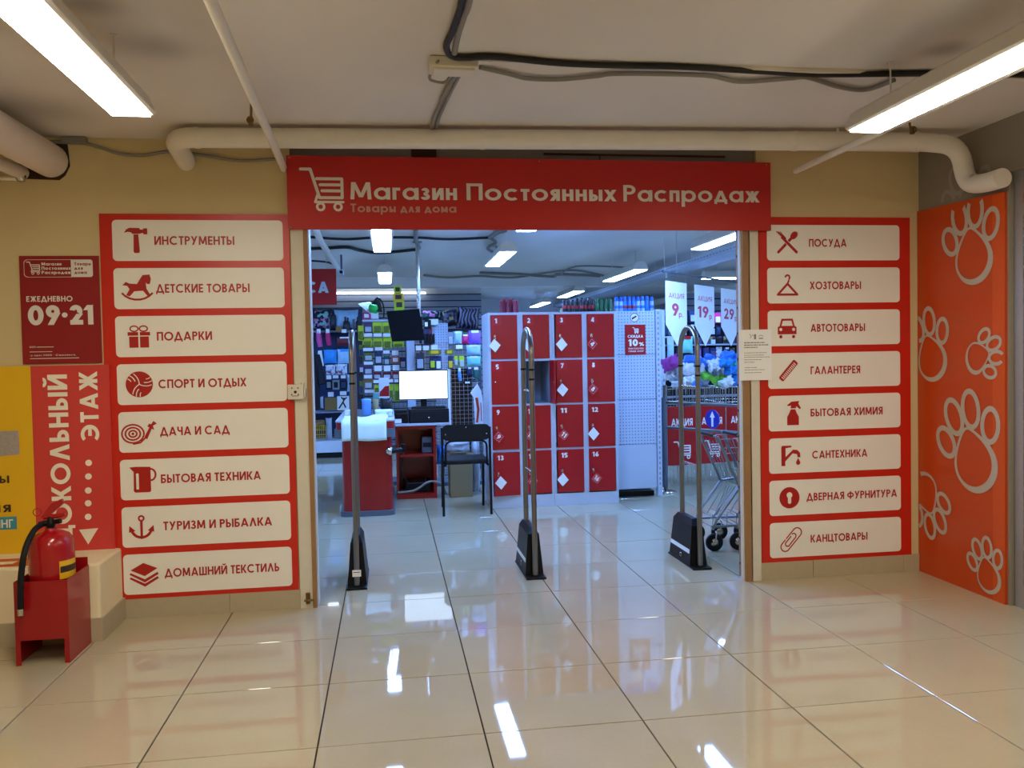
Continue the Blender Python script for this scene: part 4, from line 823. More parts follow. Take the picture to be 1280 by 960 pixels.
x, z = C_(480, 480, 4.2); t = thing('hanging_pack', 'red and white packet hanging above the black bag', 'packet', (x, 5.05, 1.1)); x = C_(480, 480, 5.05)[0]
MB().bbox(x-.056, x+.056, 5.05, 5.09, .965, 1.19, .004).build('packet_body', 'pack_rw', t); F = Flat((0, 5.05, 0)); F.poly([(x-.054, .985), (x+.054, .985), (x+.054, 1.1), (x+.01, 1.095), (x-.045, 1.035)], 0); F.build('red_print', 'loc_red', t); MB().cyl((x, 5.09, 1.18), (x, 5.25, 1.18), .003, 6).build('hook', 'chrome', t)
tag(MB().bbox(-.74, -.67, 4.0, 4.2, .853, .90, .006).build('carton_box', 'paper'), 'small white box on the back of the checkout behind the gate post', 'box')
# barcode lamp / silver scanner hung on the right side of the checkout
t = thing('hand_scanner', 'silver and black hand scanner on the right side of the checkout', 'scanner', (-.27, 3.3, .56)); MB().lathe((-.335, 3.29, .573), [(.018, -.02), (.03, -.012), (.034, .0), (.034, .03), (.02, .035)], 18, ax='x').build('head', 'chrome', t); MB().cyl((-.305, 3.29, .573), (-.2, 3.29, .58), .022, 12).cyl((-.2, 3.29, .56), (-.2, 3.29, .63), .02, 10).build('grip', 'black_plastic', t)
# desk
DY = 4.14
t = thing('cash_desk', 'red open-fronted cash desk cabinet with grey top behind the chair', 'desk', (-.07, DY+.25, 0))
x0, x1 = -.258, .135
MB().box(x0, x0+.02, DY, DY+.5, 0, .722).box(x1-.03, x1, DY, DY+.5, 0, .722).box(x0, x1, DY+.48, DY+.5, 0, .722).build('side_panel', 'check_red', t)
MB().box(x0+.02, x1-.03, DY+.002, DY+.48, .0, .05).build('bottom_rail', 'check_red', t); MB().box(x0+.02, x1-.03, DY+.002, DY+.48, .415, .44).build('shelf', 'check_red', t); MB().box(x0+.02, x1-.03, DY+.002, DY+.48, .69, .722).build('top_rail', 'check_red', t)
MB().bbox(x0-.005, .275, DY-.03, DY+.52, .724, .748, .004).build('worktop', 'counter', t)
mat('dark_grey', '111316', .5, spec=.3)
t = thing('card_terminal', 'grey boxy device standing on the shelf of the cash desk', 'device', (.05, DY+.1, .44)); MB().bbox(-.0, .1, DY+.1, DY+.22, .442, .6, .006).build('casing', 'bumper', t); MB().box(.008, .09, DY+.098, DY+.1, .50, .545).build('slot', 'dark_grey', t)
tag(MB().box(-.02, .06, DY+.2, DY+.3, .66, .69).build('power_block', 'bumper'), 'grey block under the top of the cash desk', 'device')
tag(MB().tube(spl([(-.2, DY+.1, .62), (-.18, DY+.05, .45), (-.22, DY+.03, .3), (-.15, DY+.02, .15), (-.2, DY+.1, .1), (-.02, DY+.1, .09), (.04, DY+.14, .2)]), .006, 6).tube(spl([(-.21, DY+.1, .6), (-.23, DY-.02, .5), (-.2, DY-.02, .25), (-.24, DY-.0, .12)]), .004, 6).build('cable_tangle', 'cable_black'), 'tangle of black cables hanging inside the cash desk', 'cable')
tag(MB().bbox(-.18, .08, DY+.08, DY+.4, .052, .15, .01).build('dark_box', 'black_plastic'), 'low black box on the floor of the cash desk', 'box')
tag(MB().tube(spl([(-.26, DY-.07, .085), (-.2, DY-.06, .08), (-.08, DY-.08, .1), (.03, DY-.1, .17), (.1, DY-.1, .18), (.17, DY-.06, .15), (.2, DY+.0, .1), (.22, DY+.05, .03)]), .011, 10).build('grey_hose', 'cable_grey'), 'grey corrugated hose arching in front of the cash desk', 'hose')
t = thing('cash_box', 'wide black cash drawer under the lit monitor', 'cash drawer', (.07, DY+.2, .748)); MB().bbox(-.125, .27, DY+.0, DY+.42, .75, .885, .005).build('casing', 'black_plastic', t); MB().bbox(-.115, .26, DY-.006, DY+.002, .76, .868, .004).build('drawer_front', 'dark_grey', t); MB().lathe((.07, DY-.006, .8), [(0, -.004), (.007, -.003), (.009, .002)], 10, ax='y').build('lock', 'chrome', t)
t = thing('receipt_printer', 'small black receipt printer with a white label left of the cash drawer', 'printer', (-.2, DY+.1, .748)); MB().bbox(-.26, -.135, DY+.02, DY+.25, .75, .85, .006).build('casing', 'black_plastic', t); MB().box(-.265, -.2, DY+.016, DY+.02, .755, .795).build('label', 'paper', t); MB().bbox(-.262, -.142, DY+.04, DY+.2, .85, .88, .004).build('lid', 'dark_grey', t)
t = thing('keyboard', 'dark keyboard lying on the cash drawer', 'keyboard', (.06, DY+.08, .885)); MB().bbox(-.1, .24, DY+.03, DY+.15, .886, .902, .003).build('base', 'dark_grey', t); kb = MB()
for i in range(14):
    for j in range(4): kb.box(-.09+i*.0232, -.071+i*.0232, DY+.04+j*.026, DY+.06+j*.026, .902, .909)
kb.build('keys', 'black_plastic', t, kind='stuff')
MY = DY+.12
def mon(x, y): p = on('Y', MY, x, y); return p.x, p.z
(mx0, mz1), (mx1, mz0) = mon(498, 463.5), mon(560.5, 498.5)
t = thing('lit_monitor', 'flat monitor with a bright white screen on the cash desk', 'monitor', ((mx0+mx1)/2, MY, .885)); MB().bbox(mx0, mx1, MY, MY+.03, mz0, mz1, .004).build('frame', 'black_plastic', t)
b = .008; MB().add([(mx0+b, MY-.001, mz0+b), (mx1-b, MY-.001, mz0+b), (mx1-b, MY-.001, mz1-b), (mx0+b, MY-.001, mz1-b)], [(0, 1, 2, 3)]).build('screen', 'screen_light', t)
F = Flat((0, MY-.001, 0)); F.rect(mx1-.18, mx1-.02, mz1-.078, mz1-.07, 0); F.rect(mx1-.18, mx1-.02, mz1-.074, mz1-.0735, 0); emat('screen_grey', (.5, .72, .74), 1.0); F.build('screen_line', 'screen_grey', t)
c = (mx0+mx1)/2; MB().bbox(c-.03, c+.03, MY+.03, MY+.05, .9, mz0+.12, .004).prism(rrect(c-.09, c+.09, MY-.04, MY+.12, .04), 'z', .887, .897).build('stand', 'black_plastic', t)
# ceiling-hung dark monitor on a chrome pole
PY_ = 4.5; p = on('Y', PY_, 522.5, 340)
t = thing('pole_monitor', 'black monitor hanging tilted from a chrome pole above the cash desk', 'monitor', (p.x, PY_, 2.4)); MB().cyl((p.x, PY_, 1.72), (p.x, PY_, CZ-.001), .021, 14).build('pole', 'chrome', t); MB().lathe((p.x, PY_, CZ), [(.05, -.012), (.05, -.001)], 16).build('ceiling_flange', 'chrome', t)
q = [on('Y', PY_-.08, *k) for k in ((483, 389), (524, 386), (531, 425), (490, 427))]
bb = MB().add([tuple(k) for k in q]+[(k.x, k.y+.035, k.z) for k in q], [(0, 3, 2, 1), (4, 5, 6, 7), (0, 1, 5, 4), (1, 2, 6, 5), (2, 3, 7, 6), (3, 0, 4, 7)]); bb.build('housing', 'tv_black', t)
cn = sum((k for k in q), V3())/4; r9 = [cn+(k-cn)*.93+V3((0, -.0015, 0)) for k in q]; MB().add(r9, [(0, 3, 2, 1)]).build('screen', 'tv_black', t)
MB().cyl((cn.x, PY_-.045, cn.z), (p.x, PY_, cn.z+.05), .014, 8).bbox(p.x-.03, p.x+.03, PY_-.03, PY_+.03, cn.z, cn.z+.09, .004).build('bracket', 'black_plastic', t); 
tag(MB().bbox(p.x+.05, p.x+.12, PY_-.05, PY_-.0, on('Y', PY_, 535, 408).z-.03, on('Y', PY_, 535, 400).z, .004).box(p.x+.055, p.x+.085, PY_-.052, PY_-.05, on('Y', PY_, 535, 407).z-.01, on('Y', PY_, 535, 403).z, 1).build('adapter_box', ['black_plastic', 'paper']), 'small black adapter box beside the pole monitor', 'device')
# ================================================================== CHAIR, CARTON, BAGS
t = thing('visitor_chair', 'black metal chair with its back towards the doorway, left of the lockers', 'chair', (.345, 3.35, 0))
cx0, cx1 = .135, .555; fr = .0115
for x in (cx0, cx1): MB().tube(bend([(x, 3.13, 0), (x, 3.15, .45), (x, 3.15, .775)], .05), fr, 10).build('rear_leg', 'black_plastic', t)
for x in (cx0+.02, cx1-.02): MB().tube(bend([(x, 3.60, 0), (x, 3.53, .445), (x, 3.16, .44)], .05), fr, 10).build('front_leg', 'black_plastic', t)
MB().prism([(p_[0], p_[1]) for p_ in rrect(cx0+.0, cx1-.0, .66, .80, .045)], 'y', 3.13, 3.145).build('backrest', 'rubber', t)
MB().tube(bend([(cx0+.028, 3.155, .44), (cx0+.028, 3.155, .655), (cx1-.028, 3.155, .655), (cx1-.028, 3.155, .44)], .06), .009, 8).build('back_hoop', 'black_plastic', t)
MB().bbox(cx0+.01, cx1-.01, 3.17, 3.58, .445, .485, .012).build('seat', 'rubber', t)
sc = MB()
for (x, z) in ((cx0+.03, .715), (cx1-.03, .715), (.345, .775)): sc.lathe((x, 3.128, z), [(0, -.002), (.006, -.001), (.006, .002)], 8, ax='y')
sc.build('screw', 'chrome', t)
t = thing('cardboard_box', 'brown cardboard box on the floor under and behind the chair', 'box', (.38, 4.25, 0)); MB().bbox(.265, .49, 4.12, 4.4, 0, .42, .004).build('carton', 'carton', t); MB().box(.25, .27, 4.1, 4.4, .40, .422).box(.488, .51, 4.1, 4.4, .40, .422).build('flap', 'carton', t)
tag(MB().pillow((.36, 4.22, .50), .24, .2, .13, 9, crump=.35).build('plastic_bag', 'film_bag'), 'crumpled clear plastic bag on top of the cardboard box', 'bag')
mat('green_bits', '3f7a58', .5, var=.4, scale=30)
tag(MB().pillow((.54, 4.3, .285), .085, .2, .56, 12, crump=.3).build('plastic_sack', 'film_bag'), 'tall clear plastic sack between the cardboard box and the lockers', 'bag')
tag(MB().pillow((.2, 4.4, .40), .1, .12, .2, 4, crump=.3).build('blue_bag', 'can_blue'), 'small blue bag on the floor side of the cash desk behind the chair', 'bag')
mat('rw_bag', 'e9eef4', .5, bump=.4, scale=10)
t = thing('striped_bag', 'white carrier bag with orange red streaks hanging by the lockers', 'bag', (.5, 4.0, 1.1))
pz = lambda x, y: (on('Y', 4.0, x, y).x, on('Y', 4.0, x, y).z)
MB().prism([pz(596.5, 480), pz(588, 491), pz(592, 497), pz(594, 530), pz(604, 530), pz(603, 500), pz(601, 488)], 'y', 3.97, 4.01).build('bag_body', 'rw_bag', t)
F = Flat((0, 3.97, 0)); F.poly([pz(593.5, 497), pz(597, 497), pz(599, 512), pz(597, 528), pz(594.5, 528), pz(596, 512)], 0); F.poly([pz(600, 503), pz(601, 503), pz(602, 526), pz(601, 526)], 0); F.build('streaks', 'orange', t); b_p = on('Y', 4.0, 597, 482); MB().tube([(b_p.x, 4.0, b_p.z), (b_p.x+.01, 4.0, b_p.z+.05), (.575, 4.0, b_p.z+.06), (.588, 4.0, b_p.z+.06)] if False else [(b_p.x, 4.0, b_p.z), (b_p.x, 4.0, b_p.z+.06), (b_p.x, 5.04, b_p.z+.07)], .003, 6).build('hook', 'chrome', t)
# ================================================================== METAL BARRIER
t = thing('entry_barrier', 'chrome post and two rails fencing the right side of the entrance', 'barrier', (2.405, 3.86, 0))
px_, py_ = 2.405, 3.86
MB().cyl((px_, py_, .01), (px_, py_, 1.075), .021, 14).build('post', 'steel', t); MB().cyl((px_-.012, py_, .06), (px_-.012, py_, .95), .03, 14).build('sleeve', 'bumper', t); MB().lathe((px_, py_, 0), [(.10, 0), (.10, .012), (.05, .025), (.022, .03)], 20).build('base_plate', 'chrome', t)
e1 = on('Z', .90, 925, 508); e2 = on('Z', .655, 925, 541)
for z, e in ((.905, e1), (.655, e2)): d = V3((e.x-px_, e.y-py_, 0)); MB().cyl((px_, py_, z), (px_+d.x*1.5, py_+d.y*1.5, z), .015, 12).build('rail', 'steel', t)
ep = (px_+d.x*1.5, py_+d.y*1.5); MB().cyl((ep[0], ep[1], .01), (ep[0], ep[1], 1.0), .021, 12).build('post', 'steel', t)
dd = V3((e1.x-px_, e1.y-py_, 0)).normalized(); nn = V3((dd.y, -dd.x, 0)); nn = nn if nn.y < 0 else -nn
pc = on('Y', 3.25, 891, 524); s0 = V3((px_, py_, 0)); tt = (pc-s0).dot(dd); cc = s0+dd*tt
t = thing('entrance_sign', 'round blue sign with a white up arrow on the barrier rails', 'sign', (cc.x, cc.y, .75))
Ob = cc+nn*.02; F = Flat((Ob.x, Ob.y, 0), U=dd if dd.x > 0 else -dd, N=nn, eps=.001); F.disc(0, .77, .088, 0, n=28); F.poly([(0, .845), (-.032, .785), (-.013, .785), (-.013, .70), (.013, .70), (.013, .785), (.032, .785)], 1, 1)
F.build('disc', ['blue_disc', 'white_print'], t)
MB().add([Ob+dd*(.088*cos(a))+V3((0, 0, .77+.088*sin(a))) for a in [2*pi*i/28 for i in range(28)]]+[Ob-nn*.006+dd*(.088*cos(a))+V3((0, 0, .77+.088*sin(a))) for a in [2*pi*i/28 for i in range(28)]], [(i, (i+1) % 28, 28+(i+1) % 28, 28+i) for i in range(28)]).build('disc_edge', 'blue_disc', t)
# ================================================================== SALE BINS
def bin_(x0, x1, y, d, label, word=True):
    t = thing('sale_bin', label, 'sale bin', ((x0+x1)/2, y, 0), 'sale bins along the right aisle')
    f = MB()
    for (x, yy) in ((x0, y), (x1, y), (x0, y+d), (x1, y+d)): f.cyl((x, yy, 0), (x, yy, 1.02), .007, 6)
    for z in (.22, .86, 1.02): f.cyl((x0, y, z), (x1, y, z), .005, 6).cyl((x0, y+d, z), (x1, y+d, z), .005, 6).cyl((x0, y, z), (x0, y+d, z), .005, 6).cyl((x1, y, z), (x1, y+d, z), .005, 6)
    f.build('frame', 'chrome', t)
    g = MB(); n = 9
    for i in range(1, n): xx = x0+(x1-x0)*i/n; g.cyl((xx, y, .86), (xx, y, 1.02), .0022, 4).cyl((xx, y+d, .22), (xx, y+d, 1.02), .0022, 4)
    for i in range(1, n): yy = y+d*i/n; g.cyl((x0, yy, .22), (x0, yy, 1.02), .0022, 4).cyl((x1, yy, .22), (x1, yy, 1.02), .0022, 4)
    g.box(x0, x1, y, y+d, .80, .805); g.build('wire_mesh', 'chrome', t, kind='stuff')
    p_ = MB().box(x0+.01, x1-.01, y-.008, y-.004, .225, .835).build('red_panel', 'loc_red', t)
    F = Flat((0, y-.008, 0)); w = x1-x0; F.text('АКЦИЯ', x0+w*.17, x0+w*.86, .635, .075, .17, gap=.1); cart_logo(F, x0+w*.24, .29, w*.55, w=.07); F.build('lettering', 'white_print', p_)
    lg_ = MB()
    for k in range(4): xx = x0+.04+k*(x1-x0-.1)/3; lg_.tube([(xx, y+.01, .22), (xx, y+.01, .03), (xx+.04, y+.01, .03), (xx+.04, y+.01, .22)], .003, 4)
    lg_.build('wire_foot', 'chrome', t)
    return t
bin_(2.525, 2.86, 4.2, .6, 'sale bin with red АКЦИЯ panel right beside the barrier post'); bin_(2.885, 3.21, 4.27, .6, 'sale bin whose red panel is partly behind the round blue sign'); bin_(3.235, 3.57, 4.34, .6, 'sale bin nearest the right door jamb')
HEAP = [('f2f6fa', 'white'), ('2e7fe0', 'bright blue'), ('8ae048', 'lime green'), ('c040b0', 'magenta'), ('e8f0f6', 'clear white'), ('1e90f0', 'sky blue'), ('7a7f86', 'grey'), ('50d8b0', 'mint green'), ('f4d860', 'yellow')]
for i, c in enumerate(HEAP): mat('pack_%d' % i, c[0], .4, var=.18, scale=30, bump=.35)
def crumple(sx, sy, sz, seed):
    m_ = MB().pillow((0, 0, 0), sx, sy, sz, seed, 9, crump=.2); r = random.Random(seed); fa = [r.uniform(5, 9)/sx for _ in range(3)]; ph = [r.uniform(0, 6) for _ in range(6)]
    m_.v = [(x+.06*sx*sin(fa[0]*z*3+ph[0])*cos(9*y/sy+ph[3]), y+.16*sy*sin(fa[1]*x*2+ph[1])+r.uniform(-.05, .05)*sy, z+.13*sz*sin(fa[2]*x*3+ph[2])*cos(8*y/sy+ph[4])) for (x, y, z) in m_.v]; m_.sm = [False]*len(m_.f) if seed % 4 == 1 else m_.sm
    return m_
spots = [(838, 454, 3, 'leftmost upper'), (836, 467, 0, 'leftmost white'), (846, 470, 4, 'front left'), (856, 462, 0, 'upper left'), (851, 479, 4, 'lowest left'), (866, 470, 4, 'middle'), (864, 451, 1, 'back left'), (878, 454, 1, 'tall back'), (889, 449, 1, 'back middle'), (897, 463, 6, 'round'), (887, 471, 2, 'front middle'), (899, 476, 2, 'front right'), (905, 454, 5, 'slanting'), (914, 463, 5, 'right-hand'), (917, 474, 5, 'lowest right'), (908, 478, 4, 'clear right'), (875, 479, 6, 'low middle'), (922, 456, 7, 'farthest right'),
         (859, 477, 0, 'low white'), (872, 461, 0, 'centre'), (881, 464, 7, 'small centre'), (893, 457, 4, 'upper centre'), (844, 461, 4, 'small left'), (902, 468, 8, 'small bright'), (868, 480, 5, 'low blue'), (911, 446, 1, 'upper right')]
for i, (x, y, c, w) in enumerate(spots):
    Y = 4.38+.12*((i*7) % 3)-.05*(y > 470); p = on('Y', Y, x, y)
    o = crumple(rnd.uniform(.13, .22), rnd.uniform(.10, .14), rnd.uniform(.08, .15), i+20).build('goods_packet', 'pack_%d' % c); o.location = (p.x, p.y, max(p.z, .86)); o.rotation_euler = (rnd.uniform(-.5, .5), rnd.uniform(-.6, .6), rnd.uniform(-.5, .5))
    tag(o, HEAP[c][1]+' bagged packet, the '+w+' one in the heap on the sale bins', 'packet', 'packets heaped on the sale bins')
tag(MB().bbox(2.66, 2.80, 4.3, 4.5, .74, .80, .006).bbox(2.9, 3.1, 4.4, 4.6, .74, .80, .006).build('carton_pair', 'paper'), 'white printed cartons lying inside the sale bins below the heap', 'box')
# ================================================================== TROLLEYS
def trolley(label, loc):
    t = thing('shopping_trolley', label, 'trolley', loc, 'nested trolleys by the right jamb'); ox, oy, oz = loc; w = .17
    f = MB(); g = MB(); h = MB()
    T = lambda x, y, z: (ox+x, oy+y, z)
    for s in (-1, 1):
        f.tube([T(-.02, s*w, .80), T(.14, s*w, .44)], .011, 8).tube([T(.14, s*w, .44), T(-.03, s*w, .22), T(-.06, s*w, .15)], .0095, 8).tube([T(-.07, s*w, .17), T(.5, s*w*.7, .17)], .0095, 8).tube([T(.13, s*w, .44), T(.6, s*w*.72, .5)], .0095, 8)
        for k in range(7): g.tube([T(.0+k*.09, s*w*(1-.045*k), .78), T(.12+k*.075, s*w*(1-.045*k), .47)], .0028, 4)
        for z, a in ((.78, -.02), (.68, .03), (.57, .08)): g.tube([T(a, s*w, z), T(.62, s*w*.72, z)], .0028, 4)
        for k in range(3): f.tube([T(.13+.0*k, s*w*(.7-k*.3), .44), T(-.05+.04*k, s*w*(.7-k*.3), .22)], .0035, 5)
    for k in range(6): y = -w*.7+k*w*1.4/5; g.tube([T(.62, y, .78), T(.6, y, .5), T(.12, y*1.2, .46), T(.0, y*1.35, .76)], .0028, 4)
    for k in range(6): g.tube([T(-.06+k*.11, -w*(1-.06*k), .17), T(-.06+k*.11, w*(1-.06*k), .17)], .003, 4).tube([T(-.06+k*.11, -w*(1-.06*k), .24), T(-.06+k*.11, w*(1-.06*k), .24)], .003, 4).tube([T(-.06+k*.11, -w*(1-.06*k), .16), T(-.06+k*.11, -w*(1-.06*k), .26)], .003, 4)
    h.tube([T(-.025, -w*.7, .803), T(-.025, w*.7, .803)], .013, 10)
    f.tube([T(-.025, -w, .8), T(-.025, w, .8)], .008, 8); f.build('frame', 'cart_metal', t); g.build('wire_basket', 'cart_metal', t); h.build('handle', 'black_plastic', t)
    for (x, y) in ((-.05, -w), (-.05, w), (.46, -w*.7), (.46, w*.7)):
        wh = MB().lathe(T(x, y, .062), [(.03, -.012), (.055, -.014), (.062, -.008), (.062, .008), (.055, .014), (.03, .012)], 20, ax='y').build('wheel', 'rubber', t); MB().lathe(T(x, y, .062), [(0, -.014), (.028, -.013), (.028, .013), (0, .014)], 14, ax='y').tube([T(x, y-.018, .062), T(x+.01, y-.018, .13), T(x+.01, y, .14)], .006, 6).build('fork', 'chrome', wh)
    return t
tr_ = trolley('rearmost nested trolley, its wheels showing nearest the right security gate', (1.955, 1.52, 0))
dup(tr_, (2.13, 1.52, 0), 'second nested shopping trolley half hidden by the right door jamb'); dup(tr_, (2.305, 1.52, 0), 'third nested shopping trolley hidden behind the right wall')
# ================================================================== PENNANTS ON A RAIL
A_ = on('Z', 2.17, 829, 339); B_ = on('Z', 2.17, 926, 354)
t = thing('pennant_rail', 'dark rail hanging from the ceiling that carries the pennants', 'rail', (A_.x, A_.y, 2.17)); d = (B_-A_); MB().cyl(A_, A_+d*1.4, .009, 10).lathe(A_, [(0, -.016), (.014, -.01), (.016, 0), (.014, .01), (0, .016)], 12).build('rail_tube', 'bumper', t); MB().cyl(A_+d*.02, V3((A_.x, A_.y, CZ-.001)), .002, 6).cyl(A_+d*.15, A_+d*.15+V3((0, 0, CZ-.001-2.17)), .002, 6).cyl(A_+d*1.3, A_+d*1.3+V3((0, 0, CZ-.001-2.17)), .002, 6).build('hanger_wire', 'cable_white', t)
mat('pennant', 'fbfdff', .5, var=.01); mat('pink_letter', 'd84868', .5, var=0)
dn = d.normalized(); pn = V3((dn.y, -dn.x, 0)); pn = pn if pn.y < 0 else -pn
for (pa, pb, txt) in ((831.5, 858, '9'), (868, 892.5, '19'), (901, 924, '29')):
    def along(px):
        lo, hi = -.2, 1.6
        for _ in range(40):
            m_ = (lo+hi)/2; q_ = A_+d*m_-CAM; sx_ = 640+FPX*q_.dot(rt)/q_.dot(fw)
            if sx_ < px: lo = m_
            else: hi = m_
        return m_
    a0, a1 = along(pa), along(pb); P0 = A_+d*a0; L = (d*(a1-a0)).length
    t = thing('price_pennant', {'9': 'leftmost', '19': 'middle', '29': 'rightmost'}[txt]+' hanging white pennant reading АКЦИЯ %sр.' % txt, 'pennant', (P0.x, P0.y, 2.09), 'price pennants on the rail')
    O = V3((P0.x, P0.y, 0)); pts = [(0, 2.085), (0, 1.67), (L*.52, 1.46), (L, 1.67), (L, 2.085)]
    vs = [O+dn*u+V3((0, 0, z)) for u, z in pts]; vs += [v-pn*.003 for v in vs]; MB().add(vs, [(0, 1, 2, 3, 4), (9, 8, 7, 6, 5)]+[(i, 5+i, 5+(i+1) % 5, (i+1) % 5) for i in range(5)]).build('pennant_sheet', 'pennant', t)
    F = Flat(O, U=dn, N=pn, eps=.002); F.text('АКЦИЯ', L*.14, L*.86, 1.925, .05, .12); F.build('lettering', 'pink_letter', t); F = Flat(O, U=dn, N=pn, eps=.002)
    if txt == '9': F.text('9', L*.28, L*.6, 1.755, .12, .22); F.text('р.', L*.6, L*.8, 1.745, .055, .16)
    else: F.text(txt, L*.14, L*.68, 1.755, .115, .2); F.text('р', L*.72, L*.86, 1.745, .055, .16)
    F.build('price', 'pink_letter', t)
    MB().cyl(P0+dn*.02+V3((0, 0, -.085)), P0+dn*.02, .0015, 5).cyl(P0+dn*(L-.02)+V3((0, 0, -.085)), P0+dn*(L-.02), .0015, 5).build('string', 'cable_white', t)
# ================================================================== SHOP CEILING SERVICES
def line_at(Z, *pts): return [on('Z', Z, *p) for p in pts]
tag(MB().tube(line_at(2.47, (388, 270), (400, 300), (424, 338)), .03, 12).build('ceiling_pipe', 'pipe_paint'), 'white pipe under the shop ceiling at upper left of the doorway', 'pipe')
p = on('Y', 5.6, 427, 340)
t = thing('security_camera', 'small security camera under the shop ceiling beside the red sign', 'camera', (p.x, 5.6, 2.5)); MB().cyl((p.x, 5.6, CZ-.001), (p.x, 5.6, p.z), .012, 8).build('bracket', 'bumper', t); MB().bbox(p.x-.025, p.x+.025, 5.5, 5.62, p.z-.045, p.z+.02, .006).build('housing', 'loc_white', t); MB().lathe((p.x, 5.5, p.z-.01), [(.016, -.01), (.02, 0), (.02, .004)], 12, ax='y').build('lens', 'black_plastic', t)
for i, (pts, r_, l) in enumerate((([(385, 296), (430, 299), (470, 297), (520, 297), (560, 299), (612, 297)], .014, 'first black cable across the shop ceiling, nearest the doorway'), ([(385, 311), (410, 310), (434, 309), (450, 313), (475, 316), (520, 312)], .018, 'double black cable across the shop ceiling at upper left'),
        ([(390, 326), (410, 328), (422, 333)], .012, 'short dark cable behind the white shop pipe'), ([(600, 341), (650, 343), (690, 346), (700, 343), (750, 345)], .02, 'grey cable bundle across the shop ceiling above the lockers'), ([(530, 344), (560, 347), (600, 345), (640, 347), (690, 340), (720, 338), (756, 345)], .016, 'wavy grey cable on the shop ceiling above the lockers'),
        ([(612, 297), (622, 291), (632, 288)], .02, 'cable bend on the shop ceiling above the lockers'), ([(520, 286), (520, 300), (524, 310)], .022, 'cable bundle running back to the monitor pole'), ([(700, 344), (720, 333), (780, 334)], .012, 'dark cable beside the middle batten lamp'))):
    tag(MB().tube(spl(line_at(2.565, *pts)), r_, 6).build('ceiling_cable', 'cable_grey' if i > 2 else 'cable_black'), l, 'cable')
pl_ = line_at(2.56, (612, 297), (620, 303), (612, 308), (610, 312), (620, 316), (622, 311), (616, 306)); tag(MB().tube(spl(pl_), .015, 6).build('cable_coil', 'cable_grey'), 'tangled coil of cable on the ceiling beside the batten lamp', 'cable')
t = thing('cable_tray', 'long perforated metal tray under the shop ceiling on the right', 'cable tray', (3.25, 8, 2.4)); MB().box(3.12, 3.4, 2.0, 13, 2.40, 2.405).box(3.12, 3.125, 2.0, 13, 2.405, 2.46).box(3.395, 3.4, 2.0, 13, 2.405, 2.46).build('tray', 'loc_white', t)
hg = MB()
for k in range(8): hg.cyl((3.12, 2.4+k*1.3, 2.46), (3.12, 2.4+k*1.3, CZ-.001), .003, 5)
hg.build('hanger_wire', 'cable_white', t)
pr_ = MB()
for k in range(120): pr_.box(3.118, 3.1195, 2.05+k*.09, 2.1+k*.09, 2.43, 2.44)
pr_.build('slot', 'slat', t, kind='stuff')
tag(MB().tube([(4.95, 2.2, 2.42), (4.95, 8, 2.42), (4.95, 12.9, 2.42)], .06, 14).build('air_duct', 'pipe_paint'), 'round white duct under the shop ceiling on the far right', 'duct')
# hanging КАССА sign
sy = 5.0; a, b_ = on('Y', sy, 420, 336), on('Y', sy, 420, 381)
t = thing('cash_sign', 'red hanging КАССА sign beyond the left door jamb', 'sign', (a.x-.4, sy, b_.z)); MB().box(a.x-.82, a.x, sy, sy+.01, b_.z, a.z).build('sign_panel', 'loc_red', t)
c0 = on('Y', sy, 411, 366); c1 = on('Y', sy, 411, 352); F = Flat((0, sy, 0)); F.text('КАССА', c0.x-.60, c0.x, c0.z, c1.z-c0.z, .24, gap=.1); F.build('lettering', 'loc_white', t)
MB().cyl((a.x-.7, sy, a.z), (a.x-.7, sy, CZ-.001), .002, 5).cyl((a.x-.1, sy, a.z), (a.x-.1, sy, CZ-.001), .002, 5).build('string', 'cable_white', t)
# ================================================================== SLATWALLS, LED STRIP
def slatwall(x0, x1, y, z0, z1, label, pitch=.1):
    t = thing('slat_wall', label, 'wall panel', ((x0+x1)/2, y, z0)); MB().box(x0, x1, y, y+.01, z0, z1).build('backing', 'dark_grey', t)
    b = MB(); k = 0
    while z0+k*pitch < z1: b.box(x0, x1, y-.012, y, z0+k*pitch, min(z1, z0+k*pitch+pitch-.016)); k += 1
    b.build('slat', 'slat', t, kind='stuff'); return t
slatwall(-1.9, 1.19, 9.3, .02, 2.42, 'grey slatted panel wall at the back left of the shop')
slatwall(3.85, 5.5, 8.0, .02, 2.3, 'grey slatted panel wall at the back right behind the pennants')
t = thing('strip_light', 'thin white strip light along the back slatted wall', 'lamp', on('Y', 9.2, 466, 366.4)); a, b = on('Y', 9.2, 400, 366.5), on('Y', 9.2, 532, 366.3); MB().cyl(a, b, .017, 10).build('tube', 'led', t); MB().cyl(a.lerp(b, .2), a.lerp(b, .2)+V3((0, .1, 0)), .01, 6).cyl(a.lerp(b, .8), a.lerp(b, .8)+V3((0, .1, 0)), .01, 6).build('bracket', 'alu', t)
tag(MB().box(1.25, 1.75, 11.5, 12.2, 0, 2.2).build('grey_cupboard', 'dark_grey'), 'dark tall cupboard in the far recess behind the lockers', 'cupboard')
tag(MB().bbox(2.9, 3.5, 11.0, 11.6, 1.7, 2.15, .01).bbox(2.95, 3.4, 11.0, 11.6, 2.15, 2.3, .01).build('stored_boxes', 'carton'), 'brown boxes stored high at the far back, seen above the lockers', 'box')
tag(MB().box(2.2, 5.2, 11.5, 12.3, 0, 1.7).build('far_shelving', 'shop_white'), 'pale low shelving at the far back of the shop', 'shelving')
